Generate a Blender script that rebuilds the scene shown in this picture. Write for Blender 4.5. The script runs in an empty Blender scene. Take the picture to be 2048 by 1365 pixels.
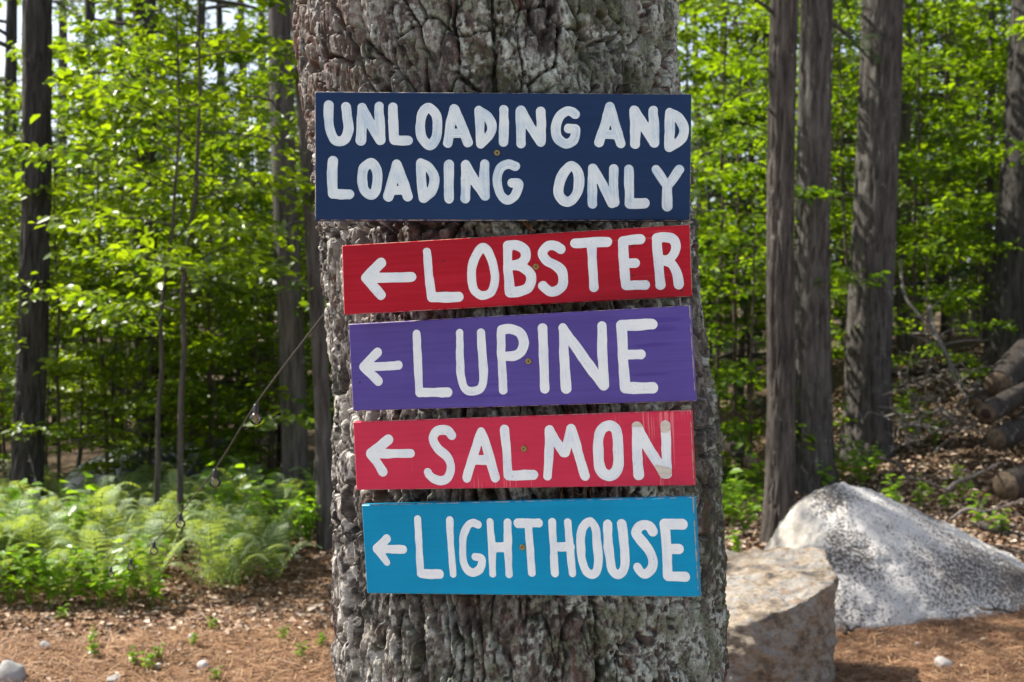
import bpy, bmesh, math, random
import numpy as np
from mathutils import Vector, Matrix, noise as mn

random.seed(7)
rng = np.random.default_rng(11)
sc = bpy.context.scene
col = sc.collection

# ------------------------------------------------------------------ camera
F = 40 / 36 * 2048          # focal length in photograph pixels
CH = 1.5                    # camera height
cam_d = bpy.data.cameras.new('camera')
cam = bpy.data.objects.new('camera', cam_d)
col.objects.link(cam)
cam.location = (0, 0, CH)
cam.rotation_euler = (math.radians(90), 0, 0)
cam_d.lens = 40
cam_d.sensor_width = 36
cam_d.clip_start = 0.05
cam_d.clip_end = 3000
cam_d.dof.use_dof = True
cam_d.dof.focus_distance = 1.84
cam_d.dof.aperture_fstop = 7.5
sc.camera = cam

# ------------------------------------------------------------------ light
SUN_EL, SUN_AZ = math.radians(51), math.radians(-67)     # azimuth from +Y towards +X
sdir = Vector((math.sin(SUN_AZ) * math.cos(SUN_EL), math.cos(SUN_AZ) * math.cos(SUN_EL), math.sin(SUN_EL)))
w = bpy.data.worlds.new('World')
sc.world = w
w.use_nodes = True
wn = w.node_tree.nodes
bg = wn['Background']
sky = wn.new('ShaderNodeTexSky')
sky.sky_type = 'NISHITA'
sky.sun_disc = False
sky.sun_elevation = SUN_EL
sky.sun_rotation = SUN_AZ % (2 * math.pi)
sky.air_density = 1.0
sky.dust_density = 2.0
sky.ozone_density = 1.0
sky_desat = wn.new('ShaderNodeHueSaturation')       # sky colour desaturated so that the fill light turns neutral
sky_desat.inputs['Saturation'].default_value = 0.6
w.node_tree.links.new(sky.outputs[0], sky_desat.inputs['Color'])
w.node_tree.links.new(sky_desat.outputs[0], bg.inputs[0])
bg.inputs[1].default_value = 0.12
sun_d = bpy.data.lights.new('sun', 'SUN')
sun_d.energy = 5.0
sun_d.angle = math.radians(0.53)
sun_d.color = (1.0, 0.95, 0.86)
sun = bpy.data.objects.new('sun', sun_d)
col.objects.link(sun)
sun.location = (-10, 6, 20)
sun.rotation_euler = sdir.to_track_quat('Z', 'Y').to_euler()

sc.view_settings.view_transform = 'Standard'
sc.view_settings.look = 'None'
sc.view_settings.exposure = 1.1
sc.view_settings.gamma = 1.0
sc.view_settings.use_curve_mapping = False
sc.render.engine = 'CYCLES'
cy = sc.cycles
cy.use_denoising = True
cy.max_bounces = 7
cy.diffuse_bounces = 4
cy.glossy_bounces = 2
cy.transmission_bounces = 5
cy.transparent_max_bounces = 6
cy.caustics_reflective = False
cy.caustics_refractive = False
cy.sample_clamp_indirect = 6.0


def P(px, py, d):
    """photograph pixel + distance -> point of the place"""
    return Vector(((px - 1024) / F * d, d, CH - (py - 682.5) / F * d))


# ------------------------------------------------------------------ noise
def hsh(ix, iy, seed):
    ix = ix.astype(np.int64) & 0xffffffff
    iy = iy.astype(np.int64) & 0xffffffff
    h = (ix * 374761393 + iy * 668265263 + seed * 974711) & 0xffffffff
    h = ((h ^ (h >> 13)) * 1274126177) & 0xffffffff
    h = ((h ^ (h >> 16)) * 2246822519) & 0xffffffff
    return ((h ^ (h >> 15)) & 0xffffff) / float(0x1000000)


def vn(x, y, seed=0):
    ix, iy = np.floor(x), np.floor(y)
    fx, fy = x - ix, y - iy
    sx, sy = fx * fx * (3 - 2 * fx), fy * fy * (3 - 2 * fy)
    a, b = hsh(ix, iy, seed), hsh(ix + 1, iy, seed)
    c, d = hsh(ix, iy + 1, seed), hsh(ix + 1, iy + 1, seed)
    return (a + (b - a) * sx) * (1 - sy) + (c + (d - c) * sx) * sy


def fbm(x, y, seed=0, o=4):
    s, a, t = 0, 0.5, 0
    for i in range(o):
        s = s + a * vn(x * 2 ** i, y * 2 ** i, seed + i * 17)
        t += a
        a *= 0.5
    return s / t


def vor(x, y, seed):
    ix, iy = np.floor(x), np.floor(y)
    f1 = np.full(x.shape, 9.0)
    f2 = np.full(x.shape, 9.0)
    ci = np.zeros(x.shape)
    cj = np.zeros(x.shape)
    dx = np.zeros(x.shape)
    dy = np.zeros(x.shape)
    for i in (-1, 0, 1):
        for j in (-1, 0, 1):
            cx, cyy = ix + i, iy + j
            ox = cx + 0.1 + 0.8 * hsh(cx, cyy, seed) - x
            oy = cyy + 0.1 + 0.8 * hsh(cx, cyy, seed + 5) - y
            d = np.sqrt(ox * ox + oy * oy)
            near = d < f1
            f2 = np.where(near, f1, np.minimum(f2, d))
            f1 = np.where(near, d, f1)
            ci = np.where(near, cx, ci)
            cj = np.where(near, cyy, cj)
            dx = np.where(near, ox, dx)
            dy = np.where(near, oy, dy)
    return f1, f2, ci, cj, dx, dy


def sstep(a, b, x):
    t = np.clip((x - a) / (b - a), 0, 1)
    return t * t * (3 - 2 * t)


# ------------------------------------------------------------------ mesh helpers
def mesh_np(name, V, faces, mat=None, smooth=True, colors=None, uv=None):
    """V (n,3); faces: array (m,k) or list of such arrays"""
    if not isinstance(faces, list):
        faces = [faces]
    me = bpy.data.meshes.new(name)
    V = np.asarray(V, dtype=np.float32)
    me.vertices.add(len(V))
    me.vertices.foreach_set('co', V.ravel())
    li = np.concatenate([np.asarray(f, dtype=np.int32).ravel() for f in faces])
    tot = np.concatenate([np.full(len(f), np.asarray(f).shape[1], dtype=np.int32) for f in faces])
    st = np.concatenate([[0], np.cumsum(tot)[:-1]]).astype(np.int32)
    me.loops.add(len(li))
    me.loops.foreach_set('vertex_index', li)
    me.polygons.add(len(tot))
    me.polygons.foreach_set('loop_start', st)
    me.polygons.foreach_set('loop_total', tot)
    if smooth:
        me.polygons.foreach_set('use_smooth', np.ones(len(tot), dtype=bool))
    if colors is not None:
        a = me.attributes.new('tint', 'FLOAT_COLOR', 'POINT')
        c = np.ones((len(V), 4), dtype=np.float32)
        colors = np.asarray(colors)
        if colors.ndim == 1:
            c[:, 0] = c[:, 1] = c[:, 2] = colors
        else:
            c[:, :3] = colors
        a.data.foreach_set('color', c.ravel())
    me.update(calc_edges=True)
    me.validate()
    if mat:
        me.materials.append(mat)
    return me


def link(name, me, parent=None, loc=None):
    o = bpy.data.objects.new(name, me)
    col.objects.link(o)
    if parent is not None:
        o.parent = parent
    if loc is not None:
        o.location = loc
    return o


def tag(o, label=None, cat=None, group=None, kind=None):
    if label:
        o['label'] = label
    if cat:
        o['category'] = cat
    if group:
        o['group'] = group
    if kind:
        o['kind'] = kind
    return o


def thing(name, label, cat, loc=(0, 0, 0), rotz=0, group=None):
    o = link(name, None)
    o.location = loc
    o.rotation_euler = (0, 0, rotz)
    return tag(o, label, cat, group)


def dup(root, loc, rotz=0, scale=1, label=None, group=None, tilt=(0, 0)):
    r = root.copy()
    col.objects.link(r)
    r.location = loc
    r.rotation_euler = (tilt[0], tilt[1], rotz)
    r.scale = (scale, scale, scale)
    if label:
        r['label'] = label
    if group:
        r['group'] = group
    for ch in list(root.children):
        c = ch.copy()
        col.objects.link(c)
        c.parent = r
        for g in ch.children:
            d = g.copy()
            col.objects.link(d)
            d.parent = c
    return r


def tube_np(pts, rad, sides=8, cap=True, rough=0.0, seed=0):
    pts = np.asarray(pts, dtype=float)
    n = len(pts)
    rad = np.broadcast_to(np.asarray(rad, dtype=float), (n,))
    tg = np.gradient(pts, axis=0)
    tg /= np.linalg.norm(tg, axis=1)[:, None] + 1e-9
    ref = np.array([1.0, 0, 0]) if abs(tg[:, 0]).mean() < 0.8 else np.array([0, 1.0, 0])
    a = np.cross(tg, ref)
    a /= np.linalg.norm(a, axis=1)[:, None] + 1e-9
    b = np.cross(tg, a)
    th = np.arange(sides) / sides * 2 * np.pi
    R = rad[:, None] * np.ones(sides)
    if rough:
        R = R * (1 + rough * (fbm(np.arange(sides)[None, :] * 1.7 + 0 * R, np.arange(n)[:, None] * 0.6 + 0 * R, seed, 2) * 2 - 1))
    V = pts[:, None, :] + R[:, :, None] * (np.cos(th)[None, :, None] * a[:, None, :] + np.sin(th)[None, :, None] * b[:, None, :])
    V = V.reshape(-1, 3)
    i = np.arange(n - 1)[:, None] * sides
    j = np.arange(sides)[None, :]
    j2 = (j + 1) % sides
    Fq = np.stack([i + j, i + j2, i + sides + j2, i + sides + j], -1).reshape(-1, 4)
    Ft = np.zeros((0, 3), int)
    if cap:
        V = np.vstack([V, pts[0], pts[-1]])
        c0, c1 = n * sides, n * sides + 1
        jj = np.arange(sides)
        e = (n - 1) * sides
        Ft = np.vstack([np.stack([np.full(sides, c0), (jj + 1) % sides, jj], 1),
                        np.stack([np.full(sides, c1), e + jj, e + (jj + 1) % sides], 1)])
    return V, Fq, Ft


class MB:
    def __init__(s):
        s.V, s.Q, s.T, s.C, s.n = [], [], [], [], 0

    def add(s, V, Q=None, T=None, c=None):
        V = np.asarray(V, dtype=float)
        if Q is not None and len(Q):
            s.Q.append(np.asarray(Q) + s.n)
        if T is not None and len(T):
            s.T.append(np.asarray(T) + s.n)
        s.V.append(V)
        s.C.append(np.full(len(V), 0.5) if c is None else c)
        s.n += len(V)

    def tube(s, pts, rad, sides=6, **k):
        V, Q, T = tube_np(pts, rad, sides, **k)
        s.add(V, Q, T)

    def mesh(s, name, mat, smooth=True):
        f = []
        if s.Q:
            f.append(np.vstack(s.Q))
        if s.T:
            f.append(np.vstack(s.T))
        return mesh_np(name, np.vstack(s.V), f, mat, smooth, np.concatenate(s.C))


def catmull(pts, per=8):
    p = np.asarray(pts, dtype=float)
    if len(p) < 3:
        return p
    q = np.vstack([2 * p[0] - p[1], p, 2 * p[-1] - p[-2]])
    if np.allclose(p[0], p[-1]):
        q[0], q[-1] = p[-2], p[1]
    out = []
    for i in range(1, len(q) - 2):
        t = np.linspace(0, 1, per, endpoint=False)[:, None]
        a, b, c, d = q[i - 1], q[i], q[i + 1], q[i + 2]
        out.append(0.5 * (2 * b + (c - a) * t + (2 * a - 5 * b + 4 * c - d) * t ** 2 + (3 * b - a - 3 * c + d) * t ** 3))
    out.append(p[-1:])
    return np.vstack(out)


# ------------------------------------------------------------------ materials
def new_mat(name):
    m = bpy.data.materials.new(name)
    m.use_nodes = True
    nt = m.node_tree
    return m, nt.nodes, nt.links, nt.nodes['Principled BSDF']


def ramp(nodes, stops, interp='LINEAR'):
    r = nodes.new('ShaderNodeValToRGB')
    r.color_ramp.interpolation = interp
    e = r.color_ramp.elements
    while len(e) < len(stops):
        e.new(0.5)
    for el, (p, c) in zip(e, stops):
        el.position = p
        el.color = (*c, 1)
    return r


def noise_node(n, l, scale, detail=4, rough=0.6, coord=None, stretch=None, out='Object'):
    t = n.new('ShaderNodeTexNoise')
    t.inputs['Scale'].default_value = scale
    t.inputs['Detail'].default_value = detail
    t.inputs['Roughness'].default_value = rough
    c = n.new('ShaderNodeTexCoord')
    if stretch:
        mp = n.new('ShaderNodeMapping')
        mp.inputs['Scale'].default_value = stretch
        l.new(c.outputs[out], mp.inputs[0])
        l.new(mp.outputs[0], t.inputs['Vector'])
    else:
        l.new(c.outputs[out], t.inputs['Vector'])
    return t


def bump(n, l, src, bsdf, strength, dist):
    b = n.new('ShaderNodeBump')
    b.inputs['Strength'].default_value = strength
    b.inputs['Distance'].default_value = dist
    l.new(src, b.inputs['Height'])
    l.new(b.outputs[0], bsdf.inputs['Normal'])
    return b


def leaf_mat(name, dark, light, trans_gain=1.0, rough=0.38, spec=0.5, mixf=0.5):
    m = bpy.data.materials.new(name)
    m.use_nodes = True
    n, l = m.node_tree.nodes, m.node_tree.links
    n.clear()
    out = n.new('ShaderNodeOutputMaterial')
    at = n.new('ShaderNodeAttribute')
    at.attribute_name = 'tint'
    oi = n.new('ShaderNodeObjectInfo')
    ad = n.new('ShaderNodeMath')
    ad.operation = 'MULTIPLY_ADD'
    ad.inputs[1].default_value = 0.25
    l.new(oi.outputs['Random'], ad.inputs[0])
    l.new(at.outputs['Fac'], ad.inputs[2])
    r = ramp(n, [(0.05, dark), (1.1, light)])
    l.new(ad.outputs[0], r.inputs[0])
    pb = n.new('ShaderNodeBsdfPrincipled')
    pb.inputs['Roughness'].default_value = rough
    pb.inputs['Specular IOR Level'].default_value = spec
    l.new(r.outputs[0], pb.inputs['Base Color'])
    tr = n.new('ShaderNodeBsdfTranslucent')
    hs = n.new('ShaderNodeMixRGB')
    hs.blend_type = 'MULTIPLY'
    hs.inputs[0].default_value = 1
    hs.inputs[2].default_value = (2.3 * trans_gain, 2.1 * trans_gain, 0.5 * trans_gain, 1)
    l.new(r.outputs[0], hs.inputs[1])
    l.new(hs.outputs[0], tr.inputs[0])
    mx = n.new('ShaderNodeMixShader')
    mx.inputs[0].default_value = mixf
    l.new(pb.outputs[0], mx.inputs[1])
    l.new(tr.outputs[0], mx.inputs[2])
    l.new(mx.outputs[0], out.inputs[0])
    return m


M = {}
M['leaf'] = leaf_mat('maple_leaf', (0.042, 0.092, 0.008), (0.19, 0.28, 0.014))
M['leaf_far'] = leaf_mat('far_leaf', (0.038, 0.08, 0.010), (0.155, 0.23, 0.018), rough=0.5, spec=0.35)
M['leaf_right'] = leaf_mat('shade_leaf', (0.04, 0.09, 0.008), (0.17, 0.27, 0.014), rough=0.45, spec=0.3)
M['needle'] = leaf_mat('pine_needle', (0.022, 0.05, 0.022), (0.06, 0.11, 0.045), trans_gain=0.8, rough=0.5, mixf=0.3)
M['fern'] = leaf_mat('fern_frond', (0.12, 0.19, 0.078), (0.27, 0.35, 0.18), rough=0.5, spec=0.4, mixf=0.4)
M['weed'] = leaf_mat('weed_leaf', (0.07, 0.16, 0.015), (0.20, 0.34, 0.03))


def bark_mat(name, dark, light, lich, sc_=1.0, lich_amt=0.5):
    m, n, l, b = new_mat(name)
    t1 = noise_node(n, l, 24 * sc_, 6, 0.7, stretch=(1, 1, 0.11))
    r1 = ramp(n, [(0.36, dark), (0.64, light)])
    l.new(t1.outputs['Fac'], r1.inputs[0])
    t2 = noise_node(n, l, 7 * sc_, 5, 0.7)
    r2 = ramp(n, [(lich_amt + 0.1, (0, 0, 0)), (lich_amt + 0.22, (1, 1, 1))])
    l.new(t2.outputs['Fac'], r2.inputs[0])
    mx = n.new('ShaderNodeMixRGB')
    mx.inputs[2].default_value = (*lich, 1)
    l.new(r2.outputs[0], mx.inputs[0])
    l.new(r1.outputs[0], mx.inputs[1])
    l.new(mx.outputs[0], b.inputs['Base Color'])
    b.inputs['Roughness'].default_value = 0.9
    b.inputs['Specular IOR Level'].default_value = 0.2
    t3 = noise_node(n, l, 34 * sc_, 6, 0.75, stretch=(1, 1, 0.12))
    bump(n, l, t3.outputs['Fac'], b, 1.0, 0.06)
    return m


M['bark_grey'] = bark_mat('grey_bark', (0.058, 0.051, 0.045), (0.195, 0.175, 0.158), (0.36, 0.36, 0.33), 1.0, 0.52)
M['bark_brown'] = bark_mat('brown_bark', (0.055, 0.046, 0.040), (0.18, 0.155, 0.135), (0.32, 0.30, 0.27), 1.0, 0.52)
M['bark_dark'] = bark_mat('dark_bark', (0.036, 0.033, 0.030), (0.11, 0.10, 0.092), (0.22, 0.22, 0.2), 1.0, 0.56)
M['twig'] = bark_mat('twig_bark', (0.10, 0.075, 0.055), (0.2, 0.16, 0.12), (0.3, 0.28, 0.25), 3.0, 0.5)
M['deadwood'] = bark_mat('weathered_wood', (0.20, 0.17, 0.145), (0.42, 0.38, 0.34), (0.48, 0.46, 0.42), 2.0, 0.5)

# bark of the sign tree: colours live in the mesh, fine grain in the shader
m, n, l, b = new_mat('plated_pine_bark')
at = n.new('ShaderNodeAttribute')
at.attribute_name = 'tint'
t = noise_node(n, l, 260, 6, 0.7)
r = ramp(n, [(0.3, (0.45, 0.43, 0.42)), (0.7, (1.5, 1.5, 1.5))])
l.new(t.outputs['Fac'], r.inputs[0])
mx = n.new('ShaderNodeMixRGB')
mx.blend_type = 'MULTIPLY'
mx.inputs[0].default_value = 1
l.new(at.outputs['Color'], mx.inputs[1])
l.new(r.outputs[0], mx.inputs[2])
l.new(mx.outputs[0], b.inputs['Base Color'])
b.inputs['Roughness'].default_value = 0.66
b.inputs['Specular IOR Level'].default_value = 0.3
t3 = noise_node(n, l, 420, 5, 0.75, stretch=(1, 1, 0.4))
bump(n, l, t3.outputs['Fac'], b, 0.6, 0.0018)
M['bark_main'] = m


def plain(name, c, rough=0.6, spec=0.5, metal=0.0, var=0.0, scale=30, stretch=None, bmp=0.0, bd=0.002):
    m, n, l, b = new_mat(name)
    b.inputs['Roughness'].default_value = rough
    b.inputs['Specular IOR Level'].default_value = spec
    b.inputs['Metallic'].default_value = metal
    if var:
        t = noise_node(n, l, scale, 5, 0.65, stretch=stretch)
        r = ramp(n, [(0.3, tuple(x * (1 - var) for x in c)), (0.7, tuple(min(1, x * (1 + var)) for x in c))])
        l.new(t.outputs['Fac'], r.inputs[0])
        l.new(r.outputs[0], b.inputs['Base Color'])
        if bmp:
            bump(n, l, t.outputs['Fac'], b, bmp, bd)
    else:
        b.inputs['Base Color'].default_value = (*c, 1)
    return m


def paint_mat(name, c, c2, scratch=None, rough=0.42):
    """brushed board paint: faint grain streaks along the board, sparse scratches"""
    m, n, l, b = new_mat(name)
    t = noise_node(n, l, 8, 6, 0.7, stretch=(0.5, 1, 16))
    r = ramp(n, [(0.3, c), (0.72, c2)])
    l.new(t.outputs['Fac'], r.inputs[0])
    last = r.outputs[0]
    if scratch:
        sc_c, st, thr = scratch
        t2 = noise_node(n, l, 9, 3, 0.55, stretch=st)
        t4 = noise_node(n, l, 7, 2, 0.5)
        mm = n.new('ShaderNodeMath')
        mm.operation = 'MULTIPLY'
        l.new(t2.outputs['Fac'], mm.inputs[0])
        l.new(t4.outputs['Fac'], mm.inputs[1])
        r2 = ramp(n, [(thr, (0, 0, 0)), (thr + 0.05, (0.6, 0.6, 0.6))])
        l.new(mm.outputs[0], r2.inputs[0])
        mx = n.new('ShaderNodeMixRGB')
        mx.inputs[2].default_value = (*sc_c, 1)
        l.new(r2.outputs[0], mx.inputs[0])
        l.new(last, mx.inputs[1])
        last = mx.outputs[0]
    tf = noise_node(n, l, 5, 4, 0.6)
    rf_ = ramp(n, [(0.3, (0.84, 0.84, 0.84)), (0.7, (1.08, 1.08, 1.08))])
    l.new(tf.outputs['Fac'], rf_.inputs[0])
    mf = n.new('ShaderNodeMixRGB')
    mf.blend_type = 'MULTIPLY'
    mf.inputs[0].default_value = 1
    l.new(last, mf.inputs[1])
    l.new(rf_.outputs[0], mf.inputs[2])
    last = mf.outputs[0]
    # raw wood showing where paint is rubbed off the arrises (mesh attribute marks the rim)
    at = n.new('ShaderNodeAttribute')
    at.attribute_name = 'tint'
    tw = noise_node(n, l, 60, 4, 0.7)
    mw = n.new('ShaderNodeMath')
    mw.operation = 'MULTIPLY'
    l.new(at.outputs['Fac'], mw.inputs[0])
    l.new(tw.outputs['Fac'], mw.inputs[1])
    rw = ramp(n, [(0.40, (0, 0, 0)), (0.52, (0.8, 0.8, 0.8))])
    l.new(mw.outputs[0], rw.inputs[0])
    mxw = n.new('ShaderNodeMixRGB')
    mxw.inputs[2].default_value = (0.42, 0.33, 0.24, 1)
    l.new(rw.outputs[0], mxw.inputs[0])
    l.new(last, mxw.inputs[1])
    l.new(mxw.outputs[0], b.inputs['Base Color'])
    b.inputs['Roughness'].default_value = rough
    b.inputs['Specular IOR Level'].default_value = 0.12
    tb = noise_node(n, l, 30, 4, 0.6, stretch=(0.3, 1, 12))
    bump(n, l, tb.outputs['Fac'], b, 0.25, 0.0012)
    return m


M['navy'] = paint_mat('navy_paint', (0.009, 0.025, 0.070), (0.012, 0.032, 0.088), ((0.05, 0.08, 0.15), (0.4, 1, 22), 0.42))
M['red'] = paint_mat('red_paint', (0.30, 0.003, 0.010), (0.42, 0.010, 0.026), ((0.52, 0.06, 0.08), (0.3, 1, 26), 0.40), 0.36)
M['purple'] = paint_mat('purple_paint', (0.070, 0.045, 0.205), (0.094, 0.063, 0.26), ((0.05, 0.03, 0.19), (0.35, 1, 18), 0.36))
M['salmon'] = paint_mat('salmon_paint', (0.45, 0.020, 0.052), (0.54, 0.032, 0.070), ((0.66, 0.20, 0.20), (26, 1, 0.5), 0.355))
M['cyan'] = paint_mat('cyan_paint', (0.0, 0.20, 0.36), (0.001, 0.23, 0.41), None)


def letter_mat(name, under, amt, base=(0.70, 0.71, 0.71)):
    """white brush paint; UV runs across (x) and along (y) each stroke, thin streaks let the board tint through"""
    m, n, l, b = new_mat(name)
    uv = n.new('ShaderNodeAttribute')
    uv.attribute_name = 'stroke'
    mp = n.new('ShaderNodeMapping')
    mp.inputs['Scale'].default_value = (4.5, 14, 1)
    l.new(uv.outputs['Vector'], mp.inputs[0])
    t = n.new('ShaderNodeTexNoise')
    t.inputs['Scale'].default_value = 1
    t.inputs['Detail'].default_value = 4
    t.inputs['Roughness'].default_value = 0.6
    l.new(mp.outputs[0], t.inputs['Vector'])
    t2 = noise_node(n, l, 26, 3, 0.6)
    mm = n.new('ShaderNodeMath')
    mm.operation = 'MULTIPLY'
    l.new(t.outputs['Fac'], mm.inputs[0])
    l.new(t2.outputs['Fac'], mm.inputs[1])
    r = ramp(n, [(0.2, (0, 0, 0)), (0.4, (amt, amt, amt))])
    l.new(mm.outputs[0], r.inputs[0])
    mx = n.new('ShaderNodeMixRGB')
    mx.inputs[1].default_value = (*base, 1)
    mx.inputs[2].default_value = (*under, 1)
    l.new(r.outputs[0], mx.inputs[0])
    t5 = noise_node(n, l, 420, 1, 0.5)
    r5 = ramp(n, [(0.235, (0.25, 0.2, 0.16)), (0.26, (1, 1, 1))])
    l.new(t5.outputs['Fac'], r5.inputs[0])
    m5 = n.new('ShaderNodeMixRGB')
    m5.blend_type = 'MULTIPLY'
    m5.inputs[0].default_value = 1
    l.new(mx.outputs[0], m5.inputs[1])
    l.new(r5.outputs[0], m5.inputs[2])
    l.new(m5.outputs[0], b.inputs['Base Color'])
    b.inputs['Roughness'].default_value = 0.5
    b.inputs['Specular IOR Level'].default_value = 0.3
    bump(n, l, t.outputs['Fac'], b, 0.25, 0.0005)
    return m


M['ink_navy'] = letter_mat('white_brush_paint_on_navy', (0.36, 0.46, 0.56), 0.95, (0.64, 0.66, 0.66))
M['ink'] = letter_mat('white_brush_paint', (0.54, 0.56, 0.62), 0.9, (0.68, 0.68, 0.67))
M['brass'] = plain('brass_screw', (0.24, 0.17, 0.06), 0.38, 0.5, 0.9, 0.35, 500)
M['hole'] = plain('nail_hole_dark', (0.03, 0.015, 0.012), 0.9)
M['worn'] = plain('bare_primer', (0.52, 0.45, 0.38), 0.75, 0.3, 0, 0.18, 40, (1, 1, 6), 0.3, 0.0004)

# ------------------------------------------------------------------ ground
def gh(x, y):
    x = np.asarray(x, dtype=float)
    y = np.asarray(y, dtype=float)
    right = sstep(0.5, 6.0, x - 0.12 * (y - 8))
    back = sstep(6.5, 17, y)
    z = 1.55 * right * back
    z = z + 0.018 * np.maximum(y - 16, 0) + 2.0 * sstep(30, 90, y)
    z = z - 0.10 * sstep(9, 14, y) * (1 - right)
    z = z + 0.05 * (fbm(x * 0.9, y * 0.9, 3, 3) - 0.5) * 2 * sstep(3, 5, y) + 0.018 * (fbm(x * 5, y * 5, 9, 3) - 0.5) * 2
    # a little bank where the litter meets the fern bed
    z = z + 0.09 * sstep(6.2, 7.2, y + 0.25 * np.sin(x * 1.3)) * (1 - sstep(0.0, 1.5, x)) * (1 - sstep(20, 40, y))
    return z


def gz(x, y):
    return float(gh(np.array([x]), np.array([y]))[0])


def axis(a, b, step, lo, hi, n):
    core = np.arange(a, b + 1e-6, step)
    g = np.geomspace(step * 1.3, 1, n)
    up = b + np.cumsum(np.geomspace(step, (hi - b) / 4.2, n))
    up = b + (up - b) / (up[-1] - b) * (hi - b)
    dn = a - (np.cumsum(np.geomspace(step, (a - lo) / 4.2, n)))
    dn = a + (dn - a) / (dn[-1] - a) * (lo - a)
    return np.concatenate([dn[::-1], core, up])


xs = axis(-6.5, 6.5, 0.045, -500, 500, 46)
ys = axis(3.2, 14, 0.045, -200, 900, 46)
X, Y = np.meshgrid(xs, ys)
Z = gh(X, Y)
nx, ny = len(xs), len(ys)
ii = np.arange(ny - 1)[:, None] * nx + np.arange(nx - 1)[None, :]
Q = np.stack([ii, ii + 1, ii + nx + 1, ii + nx], -1).reshape(-1, 4)
m, n, l, b = new_mat('needle_litter_ground')
t1 = noise_node(n, l, 1.1, 5, 0.6)
t2 = noise_node(n, l, 26, 6, 0.75)
t3 = noise_node(n, l, 90, 4, 0.7)
r1 = ramp(n, [(0.30, (0.075, 0.050, 0.034)), (0.46, (0.17, 0.098, 0.056)), (0.60, (0.235, 0.135, 0.080)), (0.75, (0.20, 0.15, 0.11))])
a1 = n.new('ShaderNodeMixRGB')
a1.blend_type = 'OVERLAY'
a1.inputs[0].default_value = 0.75
l.new(t1.outputs['Fac'], r1.inputs[0])
l.new(r1.outputs[0], a1.inputs[1])
r2 = ramp(n, [(0.3, (0.25, 0.22, 0.2)), (0.5, (0.5, 0.5, 0.5)), (0.72, (0.85, 0.8, 0.75))])
l.new(t2.outputs['Fac'], r2.inputs[0])
l.new(r2.outputs[0], a1.inputs[2])
gc = n.new('ShaderNodeTexCoord')
gs = n.new('ShaderNodeSeparateXYZ')
l.new(gc.outputs['Object'], gs.inputs[0])
gn = noise_node(n, l, 0.8, 4, 0.6)
gm = n.new('ShaderNodeMath')
gm.operation = 'MULTIPLY_ADD'
gm.inputs[1].default_value = 2.5
l.new(gn.outputs['Fac'], gm.inputs[0])
l.new(gs.outputs['Y'], gm.inputs[2])
gr = n.new('ShaderNodeMapRange')
gr.inputs['From Min'].default_value = 9.0
gr.inputs['From Max'].default_value = 12.5
l.new(gm.outputs[0], gr.inputs['Value'])
hm = ramp(n, [(0.35, (0.05, 0.036, 0.022)), (0.55, (0.12, 0.082, 0.05)), (0.7, (0.085, 0.09, 0.035))])
l.new(t2.outputs['Fac'], hm.inputs[0])
gx_ = n.new('ShaderNodeMixRGB')
l.new(gr.outputs[0], gx_.inputs[0])
l.new(a1.outputs[0], gx_.inputs[1])
l.new(hm.outputs[0], gx_.inputs[2])
l.new(gx_.outputs[0], b.inputs['Base Color'])
b.inputs['Roughness'].default_value = 0.95
b.inputs['Specular IOR Level'].default_value = 0.15
bump(n, l, t3.outputs['Fac'], b, 0.9, 0.02)
M['ground'] = m
ground = link('ground', mesh_np('ground', np.stack([X, Y, Z], -1).reshape(-1, 3), Q, m))
tag(ground, 'rust brown pine needle and leaf litter covering the forest floor', 'ground', kind='structure')

# unseen gravel sheet, added to bounce neutral light onto the signs
gxs, gys = np.linspace(-26, 26, 160), np.linspace(-34, 1.35, 120)
GXX, GYY = np.meshgrid(gxs, gys)
GYY = GYY + 0.22 * sstep(-4, 1.35, GYY) * (fbm(GXX * 1.2, GYY * 0 + 2, 13, 3) - 0.5)
q = np.arange(119)[:, None] * 160 + np.arange(159)[None, :]
M['gravel'] = plain('grey_bounce_gravel', (0.36, 0.355, 0.345), 0.9, 0.2, 0, 0.45, 45, None, 0.8, 0.02)
gravel = link('bounce_gravel', mesh_np('bounce_gravel', np.stack([GXX, GYY, gh(GXX, GYY) + 0.012], -1).reshape(-1, 3), np.stack([q, q + 1, q + 161, q + 160], -1).reshape(-1, 4), M['gravel']))
tag(gravel, 'unseen grey gravel added to bounce light onto the signs', 'drive', kind='structure')

# ------------------------------------------------------------------ the sign tree
EDGE_Y = np.array([0, 100, 200, 300, 440, 600, 700, 800, 1000, 1200, 1365.])
EDGE_L = np.array([580, 582, 596, 611, 630, 642, 650, 655, 657, 661, 662.])
EDGE_R = np.array([1356, 1362, 1372, 1384, 1395, 1411, 1424, 1442, 1453, 1460, 1463.])
DC = 2.15


def trunk_at(z):
    z = np.asarray(z, dtype=float)
    py = 682.5 + (CH - z) * F / DC
    pc = np.clip(py, 0, 1365)
    al = np.arctan((np.interp(pc, EDGE_Y, EDGE_L) - 1024) / F)
    ar = np.arctan((np.interp(pc, EDGE_Y, EDGE_R) - 1024) / F)
    half, mid = (ar - al) / 2, (ar + al) / 2
    R = DC * np.sin(half)
    cx = DC * np.sin(mid)
    over = np.maximum(-py, 0) * DC / F
    under = np.maximum(py - 1365, 0) * DC / F
    cx = cx - over * 0.055
    R = np.maximum(R - over * 0.021, 0.03) + 0.10 * (under / 0.86) ** 2.2
    return cx, R


def terrace(f, n_, sharp):
    """quantise a noise field into delaminated layers with steep lips"""
    g = f * n_
    k_ = np.floor(g)
    return k_ + sstep(1 - sharp, 1, g - k_), k_


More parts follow.
